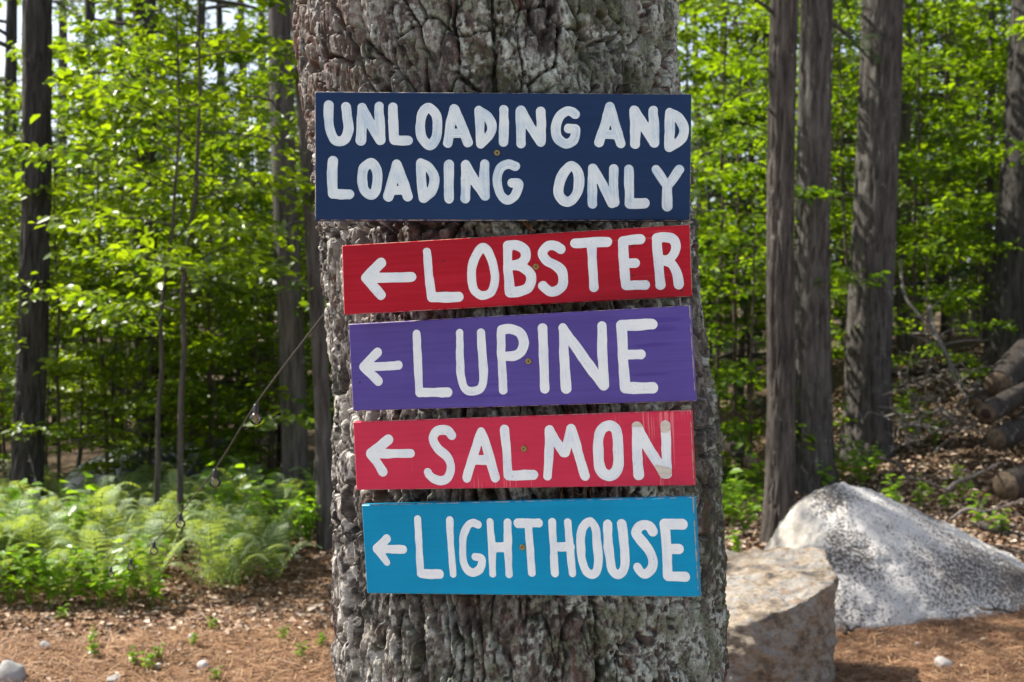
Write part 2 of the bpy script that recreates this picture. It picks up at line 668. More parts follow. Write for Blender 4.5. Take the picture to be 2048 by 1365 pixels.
def bark(u, v, coarse=False):
    up = sstep(1.66, 1.90, v)
    lowr = 1 - sstep(1.05, 1.45, v)
    wu = u + 0.034 * (fbm(u * 8, v * 4, 1, 3) - 0.5) + 0.013 * (fbm(u * 34, v * 26, 2, 4) - 0.5)
    wv = v + 0.070 * (fbm(u * 9, v * 5, 4, 3) - 0.5) + 0.022 * (fbm(u * 38, v * 24, 6, 4) - 0.5)
    f1, f2, ci, cj, dx, dy = vor(wu / (0.056 - 0.010 * lowr), wv / (0.155 - 0.055 * up + 0.09 * lowr), 21)
    rid = hsh(ci, cj, 31)
    e = f2 - f1
    amt = np.maximum(0.30 + 0.70 * sstep(0.34, 0.58, fbm(u * 12, v * 7, 12, 3)), 0.8 * up)
    fis = (1 - sstep(0.005, 0.15 - 0.07 * up, e)) * amt
    flank = (1 - sstep(0.0, 0.36, e)) * amt
    rg = np.abs(fbm(wu * 13 + 0.6 * fbm(u * 3, v * 9, 91, 2), wv * (2.0 + 2.2 * up), 92, 3) - 0.5)
    rg2 = np.abs(fbm(wu * 27 + 5, wv * (4.2 + 3.0 * up), 93, 3) - 0.5)
    fur = (1 - sstep(0.004, 0.034, rg)) + 0.6 * (1 - sstep(0.004, 0.030, rg2)) * (1 - 0.4 * up)
    h = -(0.015 + 0.010 * up) * fis - 0.003 * flank + 0.006 * (rid - 0.5) - (0.024 - 0.008 * up) * np.minimum(fur, 1.1) - 0.005 * (1 - sstep(0.0, 0.11, rg))
    if coarse:
        return h, None
    # second, finer crack net inside the plates
    ws = wu + 0.008 * (fbm(u * 80, v * 60, 14, 3) - 0.5)
    wt = wv + 0.014 * (fbm(u * 70, v * 55, 15, 3) - 0.5)
    g1, g2, gi, gj, gx, gy = vor(ws / (0.017 + 0.006 * up), wt / (0.062 - 0.018 * up), 41)
    ra, rb, rc, rd = hsh(gi, gj, 42), hsh(gi, gj, 43), hsh(gi, gj, 44), hsh(gi, gj, 45)
    cr2 = (1 - sstep(0.0, 0.16, g2 - g1)) * sstep(0.35, 0.6, fbm(u * 20, v * 14, 17, 2))
    h = h + 0.0042 * (ra - 0.5) + 0.0026 * (gx * (rb - 0.5) + 0.5 * gy * (rc - 0.5)) - (0.0055 + 0.004 * up) * cr2
    # delaminating scales: terraced noise in three sizes
    t1, k1 = terrace(fbm(ws * (24 - 6 * up) + 3, wt * (6 + 3 * up), 23, 4), 8, 0.12)
    t2, k2 = terrace(fbm(ws * 62, wt * (17 + 8 * up) + 9, 24, 3), 6, 0.2)
    t3, k3 = terrace(fbm(u * 170, v * 50, 25, 2), 5, 0.3)
    h = h + 0.0026 * (t1 - 4) + (0.0017 - 0.0005 * up) * (t2 - 3) + (0.0010 - 0.0004 * up) * (t3 - 2.5)
    h = h + 0.0017 * (fbm(u * 280, v * 110, 16, 2) - 0.5)
    # bark colours, scale by scale, with sunlight painted on the left side
    q1, q2, q3 = hsh(k1 + 40, ci + 3 * cj, 33), hsh(k2 + 9, gi + 7 * gj, 34), hsh(k3, gi * 3 + gj, 36)
    s = (0.34 * q1 + 0.34 * q2 + 0.22 * q3 + 0.45 * (fbm(u * 60, v * 40, 19, 3) - 0.5) + 0.75 * (fbm(u * 300, v * 160, 26, 2) - 0.5) + 0.25 * (rid - 0.5))[..., None]
    c0, c1, c2 = np.array([0.020, 0.015, 0.012]), np.array([0.068, 0.054, 0.046]), np.array([0.205, 0.18, 0.16])
    c = np.where(s < 0.45, c0 + (c1 - c0) * np.clip(s / 0.45, 0, 1), c1 + (c2 - c1) * np.clip((s - 0.45) / 0.42, 0, 1))
    painted_sun = sstep(-0.10, -0.34, u) * (1 - 0.75 * sstep(1.70, 1.95, v))  # sunlit strip painted in: crust spreads and pales towards the left
    crust = sstep(0.56, 0.66, 0.085 * painted_sun + 0.03 * up + 0.55 * fbm(u * 150, v * 70, 27, 3) + 0.45 * fbm(u * 34, v * 18, 28, 3))
    c = c + (np.array([0.33, 0.305, 0.275]) + painted_sun[..., None] * np.array([0.30, 0.27, 0.24]) - c) * (0.8 * crust)[..., None]
    left = sstep(0.05, -0.40, u)
    redz = fbm(u * 5, v * 4, 61, 2)
    red = np.where(rd > 0.94, 0.9, 0) * sstep(0.2, 0.5, q2 + 0.2) + 0.5 * sstep(0.56, 0.72, redz) * sstep(0.4, 0.9, q2) + 0.85 * left * sstep(1.62, 1.85, v) * sstep(0.1, 0.5, q1)
    red = np.clip(red, 0, 0.9)[..., None]
    c = c + (np.array([0.115, 0.048, 0.031]) * (0.55 + 0.8 * q3[..., None]) - c) * red
    pink = np.where(rc > 0.86, 0.5, 0.0)[..., None]
    c = c + (np.array([0.15, 0.108, 0.092]) * (0.8 + 0.4 * q2[..., None]) - c) * pink
    # grey-green lichen crusts and olive moss, thickest on the side away from the sun
    side = sstep(-0.40, 0.10, u)
    lm = sstep(0.485, 0.56, 0.60 * fbm(u * 10, v * 8, 71, 4) + 0.40 * fbm(u * 80, v * 70, 72, 3) + 0.05 * (side - 0.5) + 0.05 * up)
    lf = lm * sstep(0.36, 0.58, fbm(u * 170, v * 150, 73, 3)) * (0.25 + 0.75 * side)
    h = h + (0.0016 * lf) * (0.4 + 1.2 * fbm(u * 400, v * 380, 74, 1))
    lc = np.array([0.21, 0.225, 0.145]) + (np.array([0.55, 0.57, 0.50]) - np.array([0.21, 0.225, 0.145])) * sstep(0.3, 0.7, fbm(u * 30, v * 30, 75, 2))[..., None]
    c = c + (lc - c) * (0.9 * lf)[..., None]
    mo = sstep(0.47, 0.60, fbm(u * 9 + 3, v * 7, 81, 4)) * side * sstep(0.38, 0.6, fbm(u * 110, v * 80, 82, 3))
    c = c + (np.array([0.062, 0.064, 0.026]) - c) * (0.8 * mo)[..., None]
    return h, c * 0.70


def trunk_patch(z0, z1, dz, a0, a1, da, coarse, inset=0.0, hole=None):
    zz = np.arange(z0, z1 + 1e-9, dz)
    aa = np.arange(a0, a1 + 1e-9, da)
    A, ZZ = np.meshgrid(aa, zz)
    cx, R = trunk_at(ZZ)
    u = A * 0.37
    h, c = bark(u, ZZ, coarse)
    if c is None:
        c = np.ones(A.shape + (3,)) * np.array([0.10, 0.08, 0.068])
    lump = 0.012 * (fbm(A * 1.3 + 5, ZZ * 1.5, 90, 2) - 0.5)
    h = h + lump - inset
    if hole is not None:
        z_0, z_1, a_0, a_1 = hole
        m_ = (ZZ > z_0) & (ZZ < z_1) & (A > a_0) & (A < a_1)
        h = np.where(m_, h - 0.05, h)
    RR = R + h - 0.006
    V = np.stack([cx + RR * np.sin(A), DC - RR * np.cos(A), ZZ], -1).reshape(-1, 3)
    na = len(aa)
    q = np.arange(len(zz) - 1)[:, None] * na + np.arange(na - 1)[None, :]
    return V, np.stack([q, q + 1, q + na + 1, q + na], -1).reshape(-1, 4), c.reshape(-1, 3)


tree = thing('pine_tree', 'thick old pine with flaking plated bark carrying the five painted signs', 'tree', (trunk_at(0.0)[0].item(), DC, gz(0, DC)))
base = np.array(tree.location)
pa = math.radians(97)
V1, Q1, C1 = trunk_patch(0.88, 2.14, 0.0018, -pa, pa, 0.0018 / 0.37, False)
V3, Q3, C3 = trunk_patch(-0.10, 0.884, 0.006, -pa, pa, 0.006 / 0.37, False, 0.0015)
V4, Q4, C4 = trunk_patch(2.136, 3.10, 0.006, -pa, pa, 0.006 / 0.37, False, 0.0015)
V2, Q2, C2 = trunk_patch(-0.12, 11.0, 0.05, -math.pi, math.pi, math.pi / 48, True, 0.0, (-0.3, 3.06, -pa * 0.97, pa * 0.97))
VS, QS, CS, nv = [V1, V3, V4, V2], [], [C1, C3, C4, C2], 0
for v_, q_ in zip(VS, (Q1, Q3, Q4, Q2)):
    QS.append(q_ + nv)
    nv += len(v_)
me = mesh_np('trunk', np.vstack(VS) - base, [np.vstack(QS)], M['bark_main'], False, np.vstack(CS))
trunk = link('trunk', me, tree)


# ------------------------------------------------------------------ signs
def cv(reg, pts):
    ox, oy, s = reg
    return [(ox + x / s, oy + y / s) for x, y in pts]


NL, NR = (620, 170, 4.875), (1000, 170, 4.875)
RL, RR_ = (680, 440, 5.689), (1030, 440, 5.535)
PL, PR = (690, 600, 5.689), (1030, 600, 5.389)
SL, SR = (700, 810, 5.689), (1030, 810, 5.535)
LL, LR = (710, 990, 5.689), (1040, 990, 5.535)
PX = (0, 0, 1.0)
# every letter: character, then its brush strokes (region, radius, points)
NAVY = [
    ('U', [(NL, 47, [(182, 200), (185, 350), (200, 450), (235, 530), (290, 553), (345, 520), (376, 430), (366, 330), (355, 215)])]),
    ('N', [(NL, 48, [(508, 222), (506, 400), (497, 543)]), (NL, 47, [(508, 222), (600, 400), (685, 543)]), (NL, 46, [(672, 210), (679, 350), (688, 543)])]),
    ('L', [(NL, 46, [(808, 218), (812, 350), (822, 535)]), (NL, 46, [(824, 540), (900, 543), (958, 544)])]),
    ('O', [(NL, 47, [(1155, 222), (1092, 290), (1077, 420), (1098, 525), (1168, 588), (1226, 520), (1241, 400), (1226, 290), (1155, 222)])]),
    ('A', [(NL, 47, [(1405, 240), (1370, 380), (1342, 570)]), (NL, 47, [(1405, 240), (1470, 380), (1540, 565)]), (NL, 44, [(1392, 472), (1485, 472)])]),
    ('D', [(NL, 46, [(1645, 247), (1655, 400), (1665, 575)]), (NL, 46, [(1645, 247), (1730, 310), (1772, 400), (1748, 490), (1665, 576)])]),
    ('I', [(NL, 46, [(1890, 243), (1890, 400), (1888, 560)])]),
    ('N', [(NR, 48, [(205, 258), (205, 400), (205, 570)]), (NR, 48, [(205, 258), (290, 400), (398, 560)]), (NR, 48, [(400, 262), (402, 400), (398, 560)])]),
    ('G', [(NR, 47, [(732, 288), (700, 262), (650, 257), (580, 305), (545, 400), (552, 500), (600, 560), (660, 577), (715, 540), (738, 470), (732, 430), (672, 427)])]),
    ('A', [(NR, 47, [(1075, 218), (1030, 380), (965, 562)]), (NR, 47, [(1075, 218), (1120, 380), (1178, 572)]), (NR, 44, [(1045, 485), (1122, 485)])]),
    ('N', [(NR, 49, [(1312, 255), (1318, 400), (1316, 577)]), (NR, 48, [(1312, 255), (1400, 390), (1497, 560)]), (NR, 50, [(1495, 252), (1500, 400), (1500, 563)])]),
    ('D', [(NR, 49, [(1655, 270), (1655, 450), (1650, 610)]), (NR, 48, [(1655, 270), (1740, 320), (1795, 440), (1757, 545), (1652, 612)])]),
    ('L', [(NL, 48, [(223, 744), (217, 880), (222, 1058)]), (NL, 47, [(222, 1062), (310, 1065), (382, 1065)])]),
    ('O', [(NL, 48, [(590, 765), (525, 815), (508, 920), (528, 1025), (590, 1070), (640, 1030), (660, 900), (640, 815), (590, 765)])]),
    ('A', [(NL, 48, [(845, 775), (810, 920), (762, 1090)]), (NL, 48, [(845, 775), (897, 920), (955, 1090)]), (NL, 40, [(805, 1030), (915, 1030)])]),
    ('D', [(NL, 46, [(1080, 766), (1085, 920), (1102, 1105)]), (NL, 47, [(1080, 766), (1165, 815), (1213, 910), (1188, 1030), (1110, 1107)])]),
    ('I', [(NL, 49, [(1354, 782), (1354, 930), (1355, 1110)])]),
    ('N', [(NL, 48, [(1518, 780), (1518, 930), (1515, 1110)]), (NL, 47, [(1518, 780), (1600, 930), (1708, 1085)]), (NL, 47, [(1702, 772), (1701, 930), (1710, 1085)])]),
    ('G', [(NR, 46, [(145, 795), (80, 776), (15, 805), (-22, 880), (-22, 980), (10, 1080), (80, 1125), (145, 1080), (181, 985), (170, 958), (114, 957)])]),
    ('O', [(NR, 48, [(690, 790), (625, 850), (578, 960), (580, 1080), (640, 1138), (705, 1122), (757, 1040), (771, 920), (750, 830), (690, 790)])]),
    ('N', [(NR, 47, [(905, 815), (900, 950), (900, 1162)]), (NR, 47, [(905, 815), (1000, 970), (1092, 1150)]), (NR, 48, [(1110, 822), (1108, 960), (1118, 1140)])]),
    ('L', [(NR, 47, [(1258, 822), (1260, 960), (1262, 1155)]), (NR, 51, [(1264, 1157), (1340, 1157), (1412, 1155)])]),
    ('Y', [(NR, 48, [(1518, 825), (1580, 910), (1630, 990)]), (NR, 48, [(1750, 828), (1700, 900), (1630, 990)]), (NR, 50, [(1630, 990), (1630, 1100), (1631, 1185)])]),
]
LOBSTER = [
    ('arrow', [(RL, 57, [(297, 662), (500, 660), (812, 652)]), (RL, 58, [(297, 662), (380, 580), (468, 492)]), (RL, 56, [(297, 665), (380, 760), (468, 858)])]),
    ('L', [(RL, 53, [(990, 364), (1005, 560), (1040, 878)]), (RL, 57, [(1045, 880), (1200, 883), (1356, 877)])]),
    ('O', [(RL, 52, [(1620, 316), (1545, 420), (1502, 560), (1508, 750), (1560, 838), (1635, 860), (1720, 820), (1765, 680), (1742, 520), (1690, 375), (1620, 316)])]),
    ('B', [(PX, 9.7, [(1015, 492), (1016, 540), (1020, 584)]), (PX, 9.7, [(1015, 492), (1032, 491), (1049, 500), (1051, 516), (1040, 527), (1020, 531)]),
           (PX, 9.7, [(1020, 532), (1040, 533), (1058, 545), (1063, 560), (1056, 576), (1040, 583), (1020, 585)])]),
    ('S', [(RR_, 54, [(506, 325), (450, 292), (380, 287), (322, 330), (308, 390), (360, 460), (440, 500), (510, 560), (535, 640), (520, 730), (460, 785), (390, 797), (335, 760), (308, 733)])]),
    ('T', [(RR_, 53, [(664, 262), (850, 252), (1022, 246)]), (RR_, 54, [(848, 260), (855, 450), (873, 748)])]),
    ('E', [(RR_, 54, [(1195, 238), (1205, 450), (1228, 725)]), (RR_, 53, [(1197, 233), (1290, 223), (1388, 216)]), (RR_, 50, [(1210, 486), (1331, 480)]), (RR_, 53, [(1232, 729), (1340, 723), (1443, 722)])]),
    ('R', [(RR_, 53, [(1568, 207), (1585, 450), (1611, 720)]), (RR_, 52, [(1568, 207), (1650, 195), (1740, 210), (1780, 275), (1770, 360), (1715, 430), (1620, 460)]), (RR_, 53, [(1640, 446), (1735, 490), (1790, 590), (1814, 714)])]),
]
LUPINE = [
    ('arrow', [(PL, 54, [(216, 763), (400, 758), (610, 745)]), (PL, 56, [(216, 763), (290, 680), (375, 598)]), (PL, 55, [(216, 765), (300, 845), (380, 924)])]),
    ('L', [(PL, 51, [(815, 386), (825, 600), (845, 1050)]), (PL, 58, [(850, 1054), (1000, 1055), (1170, 1055)])]),
    ('U', [(PL, 52, [(1306, 382), (1308, 600), (1320, 850), (1350, 980), (1400, 1035), (1480, 1038), (1548, 1000), (1576, 900), (1570, 700), (1552, 500), (1546, 372)])]),
    ('P', [(PL, 51, [(1772, 345), (1778, 600), (1803, 1030)]), (PL, 55, [(1776, 342), (1880, 330), (1990, 375), (2036, 480), (2010, 580), (1940, 635), (1800, 646)])]),
    ('I', [(PR, 54, [(298, 312), (307, 600), (321, 960)])]),
    ('N', [(PR, 51, [(515, 305), (530, 600), (552, 962)]), (PR, 54, [(516, 306), (720, 600), (960, 925)]), (PR, 54, [(938, 288), (945, 550), (966, 922)])]),
    ('E', [(PR, 55, [(1148, 276), (1165, 600), (1185, 945)]), (PR, 56, [(1150, 275), (1300, 270), (1480, 263)]), (PR, 54, [(1170, 594), (1356, 590)]), (PR, 58, [(1188, 950), (1340, 950), (1484, 950)])]),
]
SALMON = [
    ('arrow', [(SL, 56, [(238, 555), (450, 558), (692, 553)]), (SL, 57, [(238, 552), (340, 480), (437, 398)]), (SL, 57, [(238, 558), (310, 660), (372, 760)])]),
    ('S', [(SL, 53, [(1158, 345), (1120, 300), (1060, 286), (990, 300), (947, 360), (955, 430), (1010, 510), (1090, 575), (1140, 660), (1145, 750), (1105, 838), (1030, 864), (950, 840), (900, 800), (886, 770)])]),
    ('A', [(SL, 54, [(1495, 305), (1430, 500), (1328, 832)]), (SL, 54, [(1495, 305), (1560, 500), (1652, 828)]), (SL, 52, [(1425, 627), (1565, 627)])]),
    ('L', [(SL, 54, [(1759, 282), (1780, 500), (1800, 800)]), (SL, 57, [(1806, 805), (1940, 802), (2085, 796)])]),
    ('M', [(SR, 50, [(380, 275), (378, 500), (361, 790)]), (SR, 51, [(382, 275), (450, 400), (540, 528)]), (SR, 50, [(615, 264), (590, 400), (552, 530)]), (SR, 54, [(622, 264), (680, 450), (774, 785)])]),
    ('O', [(SR, 56, [(1040, 228), (960, 270), (925, 380), (923, 550), (937, 680), (970, 752), (1040, 786), (1110, 752), (1145, 660), (1145, 480), (1132, 320), (1100, 255), (1040, 228)])]),
    ('N', [(SR, 55, [(1345, 240), (1350, 500), (1368, 773)]), (SR, 58, [(1352, 242), (1480, 480), (1662, 762)]), (SR, 55, [(1667, 230), (1674, 450), (1684, 762)])]),
]
LIGHTHOUSE = [
    ('arrow', [(LL, 47, [(245, 616), (400, 620), (550, 620)]), (LL, 50, [(245, 613), (300, 560), (363, 498)]), (LL, 48, [(245, 620), (310, 690), (362, 766)])]),
    ('L', [(LL, 45, [(714, 278), (725, 500), (745, 890)]), (LL, 53, [(752, 895), (850, 903), (962, 902)])]),
    ('I', [(LL, 46, [(1077, 290), (1090, 550), (1117, 904)])]),
    ('G', [(LL, 48, [(1400, 338), (1340, 320), (1282, 355), (1236, 470), (1228, 600), (1236, 760), (1278, 850), (1345, 887), (1412, 850), (1440, 790), (1440, 722), (1366, 706)])]),
    ('H', [(LL, 45, [(1537, 307), (1555, 550), (1568, 902)]), (LL, 46, [(1735, 316), (1740, 550), (1753, 905)]), (LL, 51, [(1565, 596), (1735, 597)])]),
    ('T', [(LL, 52, [(1855, 324), (1980, 322), (2086, 320)]), (LR, 47, [(95, 320), (110, 560), (132, 862)])]),
    ('H', [(LR, 47, [(357, 300), (370, 560), (388, 866)]), (LR, 46, [(530, 302), (550, 560), (581, 870)]), (LR, 52, [(385, 576), (555, 576)])]),
    ('O', [(LR, 50, [(770, 298), (702, 360), (675, 470), (674, 600), (692, 740), (732, 845), (798, 882), (850, 850), (868, 740), (856, 560), (842, 400), (812, 325), (770, 298)])]),
    ('U', [(LR, 49, [(970, 324), (976, 520), (1000, 700), (1016, 820), (1060, 875), (1108, 880), (1150, 830), (1164, 720), (1146, 500), (1125, 322)])]),
    ('S', [(LR, 51, [(1468, 405), (1440, 360), (1385, 333), (1320, 355), (1290, 425), (1340, 500), (1420, 600), (1470, 720), (1463, 815), (1385, 881), (1330, 850), (1300, 802)])]),
    ('E', [(LR, 54, [(1602, 325), (1625, 600), (1637, 900)]), (LR, 57, [(1604, 323), (1700, 324), (1792, 325)]), (LR, 54, [(1640, 599), (1752, 599)]), (LR, 54, [(1640, 905), (1740, 905), (1830, 905)])]),
]
BOARD_T = 0.019


def march(xs_, ys_, S, HT):
    """polygon mesh of the region S<0 on a grid, with heights HT"""
    verts, idx, polys = [], {}, []
    nxx, nyy = len(xs_), len(ys_)

    def vid(key, x, y, h):
        if key not in idx:
            idx[key] = len(verts)
            verts.append((x, y, h))
        return idx[key]
    inside = S < 0
    act = inside[:-1, :-1] | inside[1:, :-1] | inside[:-1, 1:] | inside[1:, 1:]
    for j, i in zip(*np.nonzero(act)):
        cs = [(i, j), (i + 1, j), (i + 1, j + 1), (i, j + 1)]
        poly = []
        for k in range(4):
            (a, b_), (c, d) = cs[k], cs[(k + 1) % 4]
            s0, s1 = S[b_, a], S[d, c]
            if s0 < 0:
                poly.append(vid((a, b_), xs_[a], ys_[b_], HT[b_, a]))
            if (s0 < 0) != (s1 < 0):
                t = min(0.97, max(0.03, s0 / (s0 - s1)))
                key = ('e',) + tuple(sorted(((a, b_), (c, d))))
                poly.append(vid(key, xs_[a] + t * (xs_[c] - xs_[a]), ys_[b_] + t * (ys_[d] - ys_[b_]), 0.00025))
        if len(poly) >= 3:
            polys.append(poly)
    return verts, polys


def make_sign(name, label, corners, letters, mat, ink, screw, group, seed, holes=(), ksz=1.0):
    (TL, TR, BR, BL) = corners
    hl, hr = BL[1] - TL[1], BR[1] - TR[1]
    pyc = sum(c[1] for c in corners) / 4
    hm = (hl + hr) / 2
    d0 = 1.76
    kk = lambda h: 1 + (hm / h - 1) * ksz
    dl, dr = d0 * kk(hl), d0 * kk(hr)
    pl, pr = P(*((TL[0] + BL[0]) / 2, (TL[1] + BL[1]) / 2), dl), P(*((TR[0] + BR[0]) / 2, (TR[1] + BR[1]) / 2), dr)
    xax = (pr - pl)
    ctr = (pl + pr) / 2
    nrm = Vector((xax.y, -xax.x, 0)).normalized()          # towards the camera
    if nrm.y > 0:
        nrm = -nrm
    # push the board along its sight line until its back just meets the trunk
    zc = ctr.z
    for _ in range(4):
        cx, R = trunk_at(zc)
        c = Vector((float(cx), DC, zc))
        away = -nrm
        s = (away.dot(c) - (float(R) + BOARD_T + 0.001)) / away.dot(Vector((ctr.x, ctr.y, zc)))
        zc = CH + (ctr.z - CH) * s
    ctr = Vector((ctr.x * s, ctr.y * s, zc))
    up = Vector((0, 0, 1))
    xa = xax.normalized()
    xa = (xa - nrm * xa.dot(nrm)).normalized()
    za = nrm.cross(xa) * -1
    za = xa.cross(-nrm) if xa.cross(-nrm).z > 0 else nrm.cross(xa)
    za.normalize()
    ya = za.cross(xa)                                       # away from the camera
    Mx = Matrix((xa, ya, za)).transposed().to_4x4()
    Mx.translation = ctr
    inv = Mx.inverted()
    cam_o = Vector((0, 0, CH))

    def loc(px, py):
        d = (P(px, py, 1.0) - cam_o)
        t_ = (ctr - cam_o).dot(nrm) / d.dot(nrm)
        q = inv @ (cam_o + d * t_)
        return q.x, q.z
    k_px = 1 / F * ctr.y
    root = thing(name, label, 'sign', group=group)
    root.matrix_world = Mx
    # board: gridded face so that the rim can carry wear
    cl = [loc(*c) for c in (BL, BR, TR, TL)]
    nU, nV = 60, 16
    uu = np.concatenate([[0, 0.0025, 0.006], np.linspace(0.02, 0.98, nU), [0.994, 0.9975, 1]])
    vv = np.concatenate([[0, 0.008, 0.02], np.linspace(0.06, 0.94, nV), [0.98, 0.992, 1]])
    U, Vv = np.meshgrid(uu, vv)
    c_ = np.array(cl)
    Pxy = ((1 - U) * (1 - Vv))[..., None] * c_[0] + (U * (1 - Vv))[..., None] * c_[1] + (U * Vv)[..., None] * c_[2] + ((1 - U) * Vv)[..., None] * c_[3]
    rim = np.maximum(np.maximum(U < 0.001, U > 0.999), np.maximum(Vv < 0.001, Vv > 0.999)).astype(float)
    rr = np.random.default_rng(seed)
    # arris slightly rounded: the rim ring sits back 1.2 mm
    yy = 0.0013 * rim
    nb = len(uu) * len(vv)
    Vf = np.stack([Pxy[..., 0], yy, Pxy[..., 1]], -1).reshape(-1, 3)
    q = np.arange(len(vv) - 1)[:, None] * len(uu) + np.arange(len(uu) - 1)[None, :]
    Qf = np.stack([q, q + 1, q + len(uu) + 1, q + len(uu)], -1).reshape(-1, 4)
    ring = list(range(0, len(uu))) + [j * len(uu) + len(uu) - 1 for j in range(1, len(vv))] + \
        [(len(vv) - 1) * len(uu) + i for i in range(len(uu) - 2, -1, -1)] + [j * len(uu) for j in range(len(vv) - 2, 0, -1)]
    ring = np.array(ring)
    nr = len(ring)
    Vb = Vf[ring].copy()
    cen = Vf.mean(0)
    Vb[:, 1] = BOARD_T
    Vm = Vf[ring].copy()
    out_ = (Vm - cen)
    Vm[:, 0] += np.sign(out_[:, 0]) * 0.0006 * (np.abs(out_[:, 0]) > np.abs(out_[:, 0]).max() * 0.97)
    Vm[:, 2] += np.sign(out_[:, 2]) * 0.0006 * (np.abs(out_[:, 2]) > np.abs(out_[:, 2]).max() * 0.9)
    Vm[:, 1] = 0.0024
    Vb[:, 0], Vb[:, 2] = Vm[:, 0], Vm[:, 2]
    k = np.arange(nr)
    k2 = (k + 1) % nr
    Qs1 = np.stack([ring[k], nb + k, nb + k2, ring[k2]], 1)[:, ::-1]
    Qs2 = np.stack([nb + k, nb + nr + k, nb + nr + k2, nb + k2], 1)[:, ::-1]
    cb = np.vstack([[0, BOARD_T, 0]])
    Vall = np.vstack([Vf, Vm, Vb, cb])
    Tb = np.stack([nb + nr + k, np.full(nr, nb + 2 * nr), nb + nr + k2], 1)[:, ::-1]
    wear = np.concatenate([rim.ravel(), np.full(nr, 0.9), np.full(nr, 0.3), [0]])
    link('board', mesh_np('board', Vall, [np.vstack([Qf, Qs1, Qs2]), Tb], mat, True, wear), root).data.set_sharp_from_angle(angle=math.radians(32))
    # lettering
    for li, (ch, strokes) in enumerate(letters):
        segs = []
        along = 0
        for reg, rad, pts in strokes:
            pp = np.array([loc(*p) for p in cv(reg, pts)])
            pp = catmull(pp, 7) if len(pp) > 2 else pp
            r_ = rad / reg[2] * k_px
            L = np.concatenate([[0], np.cumsum(np.linalg.norm(np.diff(pp, axis=0), axis=1))])
            segs.append((pp, r_, L + along))
            along += L[-1] + 0.2
        allp = np.vstack([s_[0] for s_ in segs])
        rmax = max(s_[1] for s_ in segs) + 0.004
        st = 0.00115
        gx = np.arange(allp[:, 0].min() - rmax, allp[:, 0].max() + rmax, st)
        gy = np.arange(allp[:, 1].min() - rmax, allp[:, 1].max() + rmax, st)
        GX, GY = np.meshgrid(gx, gy)
        S = np.full(GX.shape, 9.0)
        UA = np.zeros(GX.shape)
        UL = np.zeros(GX.shape)
        wob = 0.0016 * (fbm(GX * 75, GY * 75, seed + li, 2) - 0.5) + 0.0022 * (fbm(GX * 26, GY * 26, seed + 40 + li, 2) - 0.5)
        for pp, r_, L in segs:
            for a, b_, la in zip(pp[:-1], pp[1:], L[:-1]):
                ab = b_ - a
                len2 = ab @ ab
                if len2 < 1e-12:
                    continue
                tt = np.clip(((GX - a[0]) * ab[0] + (GY - a[1]) * ab[1]) / len2, 0, 1)
                ex, ey = GX - a[0] - tt * ab[0], GY - a[1] - tt * ab[1]
                d = np.sqrt(ex * ex + ey * ey) - r_
                nearer = d < S
                S = np.where(nearer, d, S)
                sg = np.sign(ex * ab[1] - ey * ab[0])
                UA = np.where(nearer, sg * (d + r_) / r_, UA)
                UL = np.where(nearer, la + tt * math.sqrt(len2), UL)
        S = S + wob
        HT = 0.0003 + 0.00010 * sstep(0, 0.002, -S) + 0.00012 * (fbm(UA * 5 + 20, UL * 30, seed + li, 2) - 0.5)
        vs, polys = march(gx, gy, S, HT)
        vs = np.array(vs)
        mel = bpy.data.meshes.new('letter')
        mel.from_pydata(np.stack([vs[:, 0], -vs[:, 2], vs[:, 1]], 1).tolist(), [], polys)
        gi = np.clip(((vs[:, 0] - gx[0]) / st).round().astype(int), 0, len(gx) - 1)
        gj = np.clip(((vs[:, 1] - gy[0]) / st).round().astype(int), 0, len(gy) - 1)
        at_ = mel.attributes.new('stroke', 'FLOAT_VECTOR', 'POINT')
        at_.data.foreach_set('vector', np.stack([UA[gj, gi], UL[gj, gi], np.full(len(vs), li * 3.7)], 1).astype(np.float32).ravel())
        mel.polygons.foreach_set('use_smooth', np.ones(len(polys), dtype=bool))
        mel.materials.append(ink)
        mel.update()
        o = link('arrow' if ch == 'arrow' else 'letter', mel, root)
    # brass screw, slightly dished head with a star recess
    sx, sz = loc(*screw)
    mb = MB()
    th = np.linspace(0, 2 * np.pi, 25)[:-1]
    rings = [(0.0049, 0.0004), (0.0047, -0.0007), (0.0040, -0.0011), (0.0022, -0.0010)]
    Vs = [np.stack([r_ * np.cos(th), np.full(24, y_), r_ * np.sin(th)], 1) for r_, y_ in rings]
    star = np.where((np.arange(24) % 4) < 2, 0.0019, 0.0011)
    Vs.append(np.stack([star * np.cos(th), np.full(24, -0.0009), star * np.sin(th)], 1))
    Vs.append(np.stack([star * 0.8 * np.cos(th), np.full(24, 0.0012), star * 0.8 * np.sin(th)], 1))
    Vs = np.vstack(Vs + [np.array([[0, 0.0012, 0]])])
    qs = []
    for a in range(5):
        for b_ in range(24):
            qs.append((a * 24 + b_, a * 24 + (b_ + 1) % 24, a * 24 + 24 + (b_ + 1) % 24, a * 24 + 24 + b_))
    ts = [(5 * 24 + b_, 5 * 24 + (b_ + 1) % 24, 6 * 24) for b_ in range(24)]
    o = link('screw', mesh_np('screw', Vs, [np.array(qs), np.array(ts)], M['brass'], False), root)
    o.location = (sx, -0.0006, sz)
    o.rotation_euler = (0, rr.uniform(0, 3), 0)
    for hx, hy in holes:
        a, b_ = loc(hx, hy)
        Vh = np.vstack([np.stack([0.0016 * np.cos(th) * (1 + 0.2 * rr.random(24)), np.zeros(24), 0.0013 * np.sin(th)], 1), [[0, 0.0002, 0]]])
        o = link('nail_hole', mesh_np('nail_hole', Vh, np.array([(k_, (k_ + 1) % 24, 24) for k_ in range(24)]), M['hole'], False), root)
        o.location = (a, -0.0012 if False else -0.0003, b_)
    return root, loc


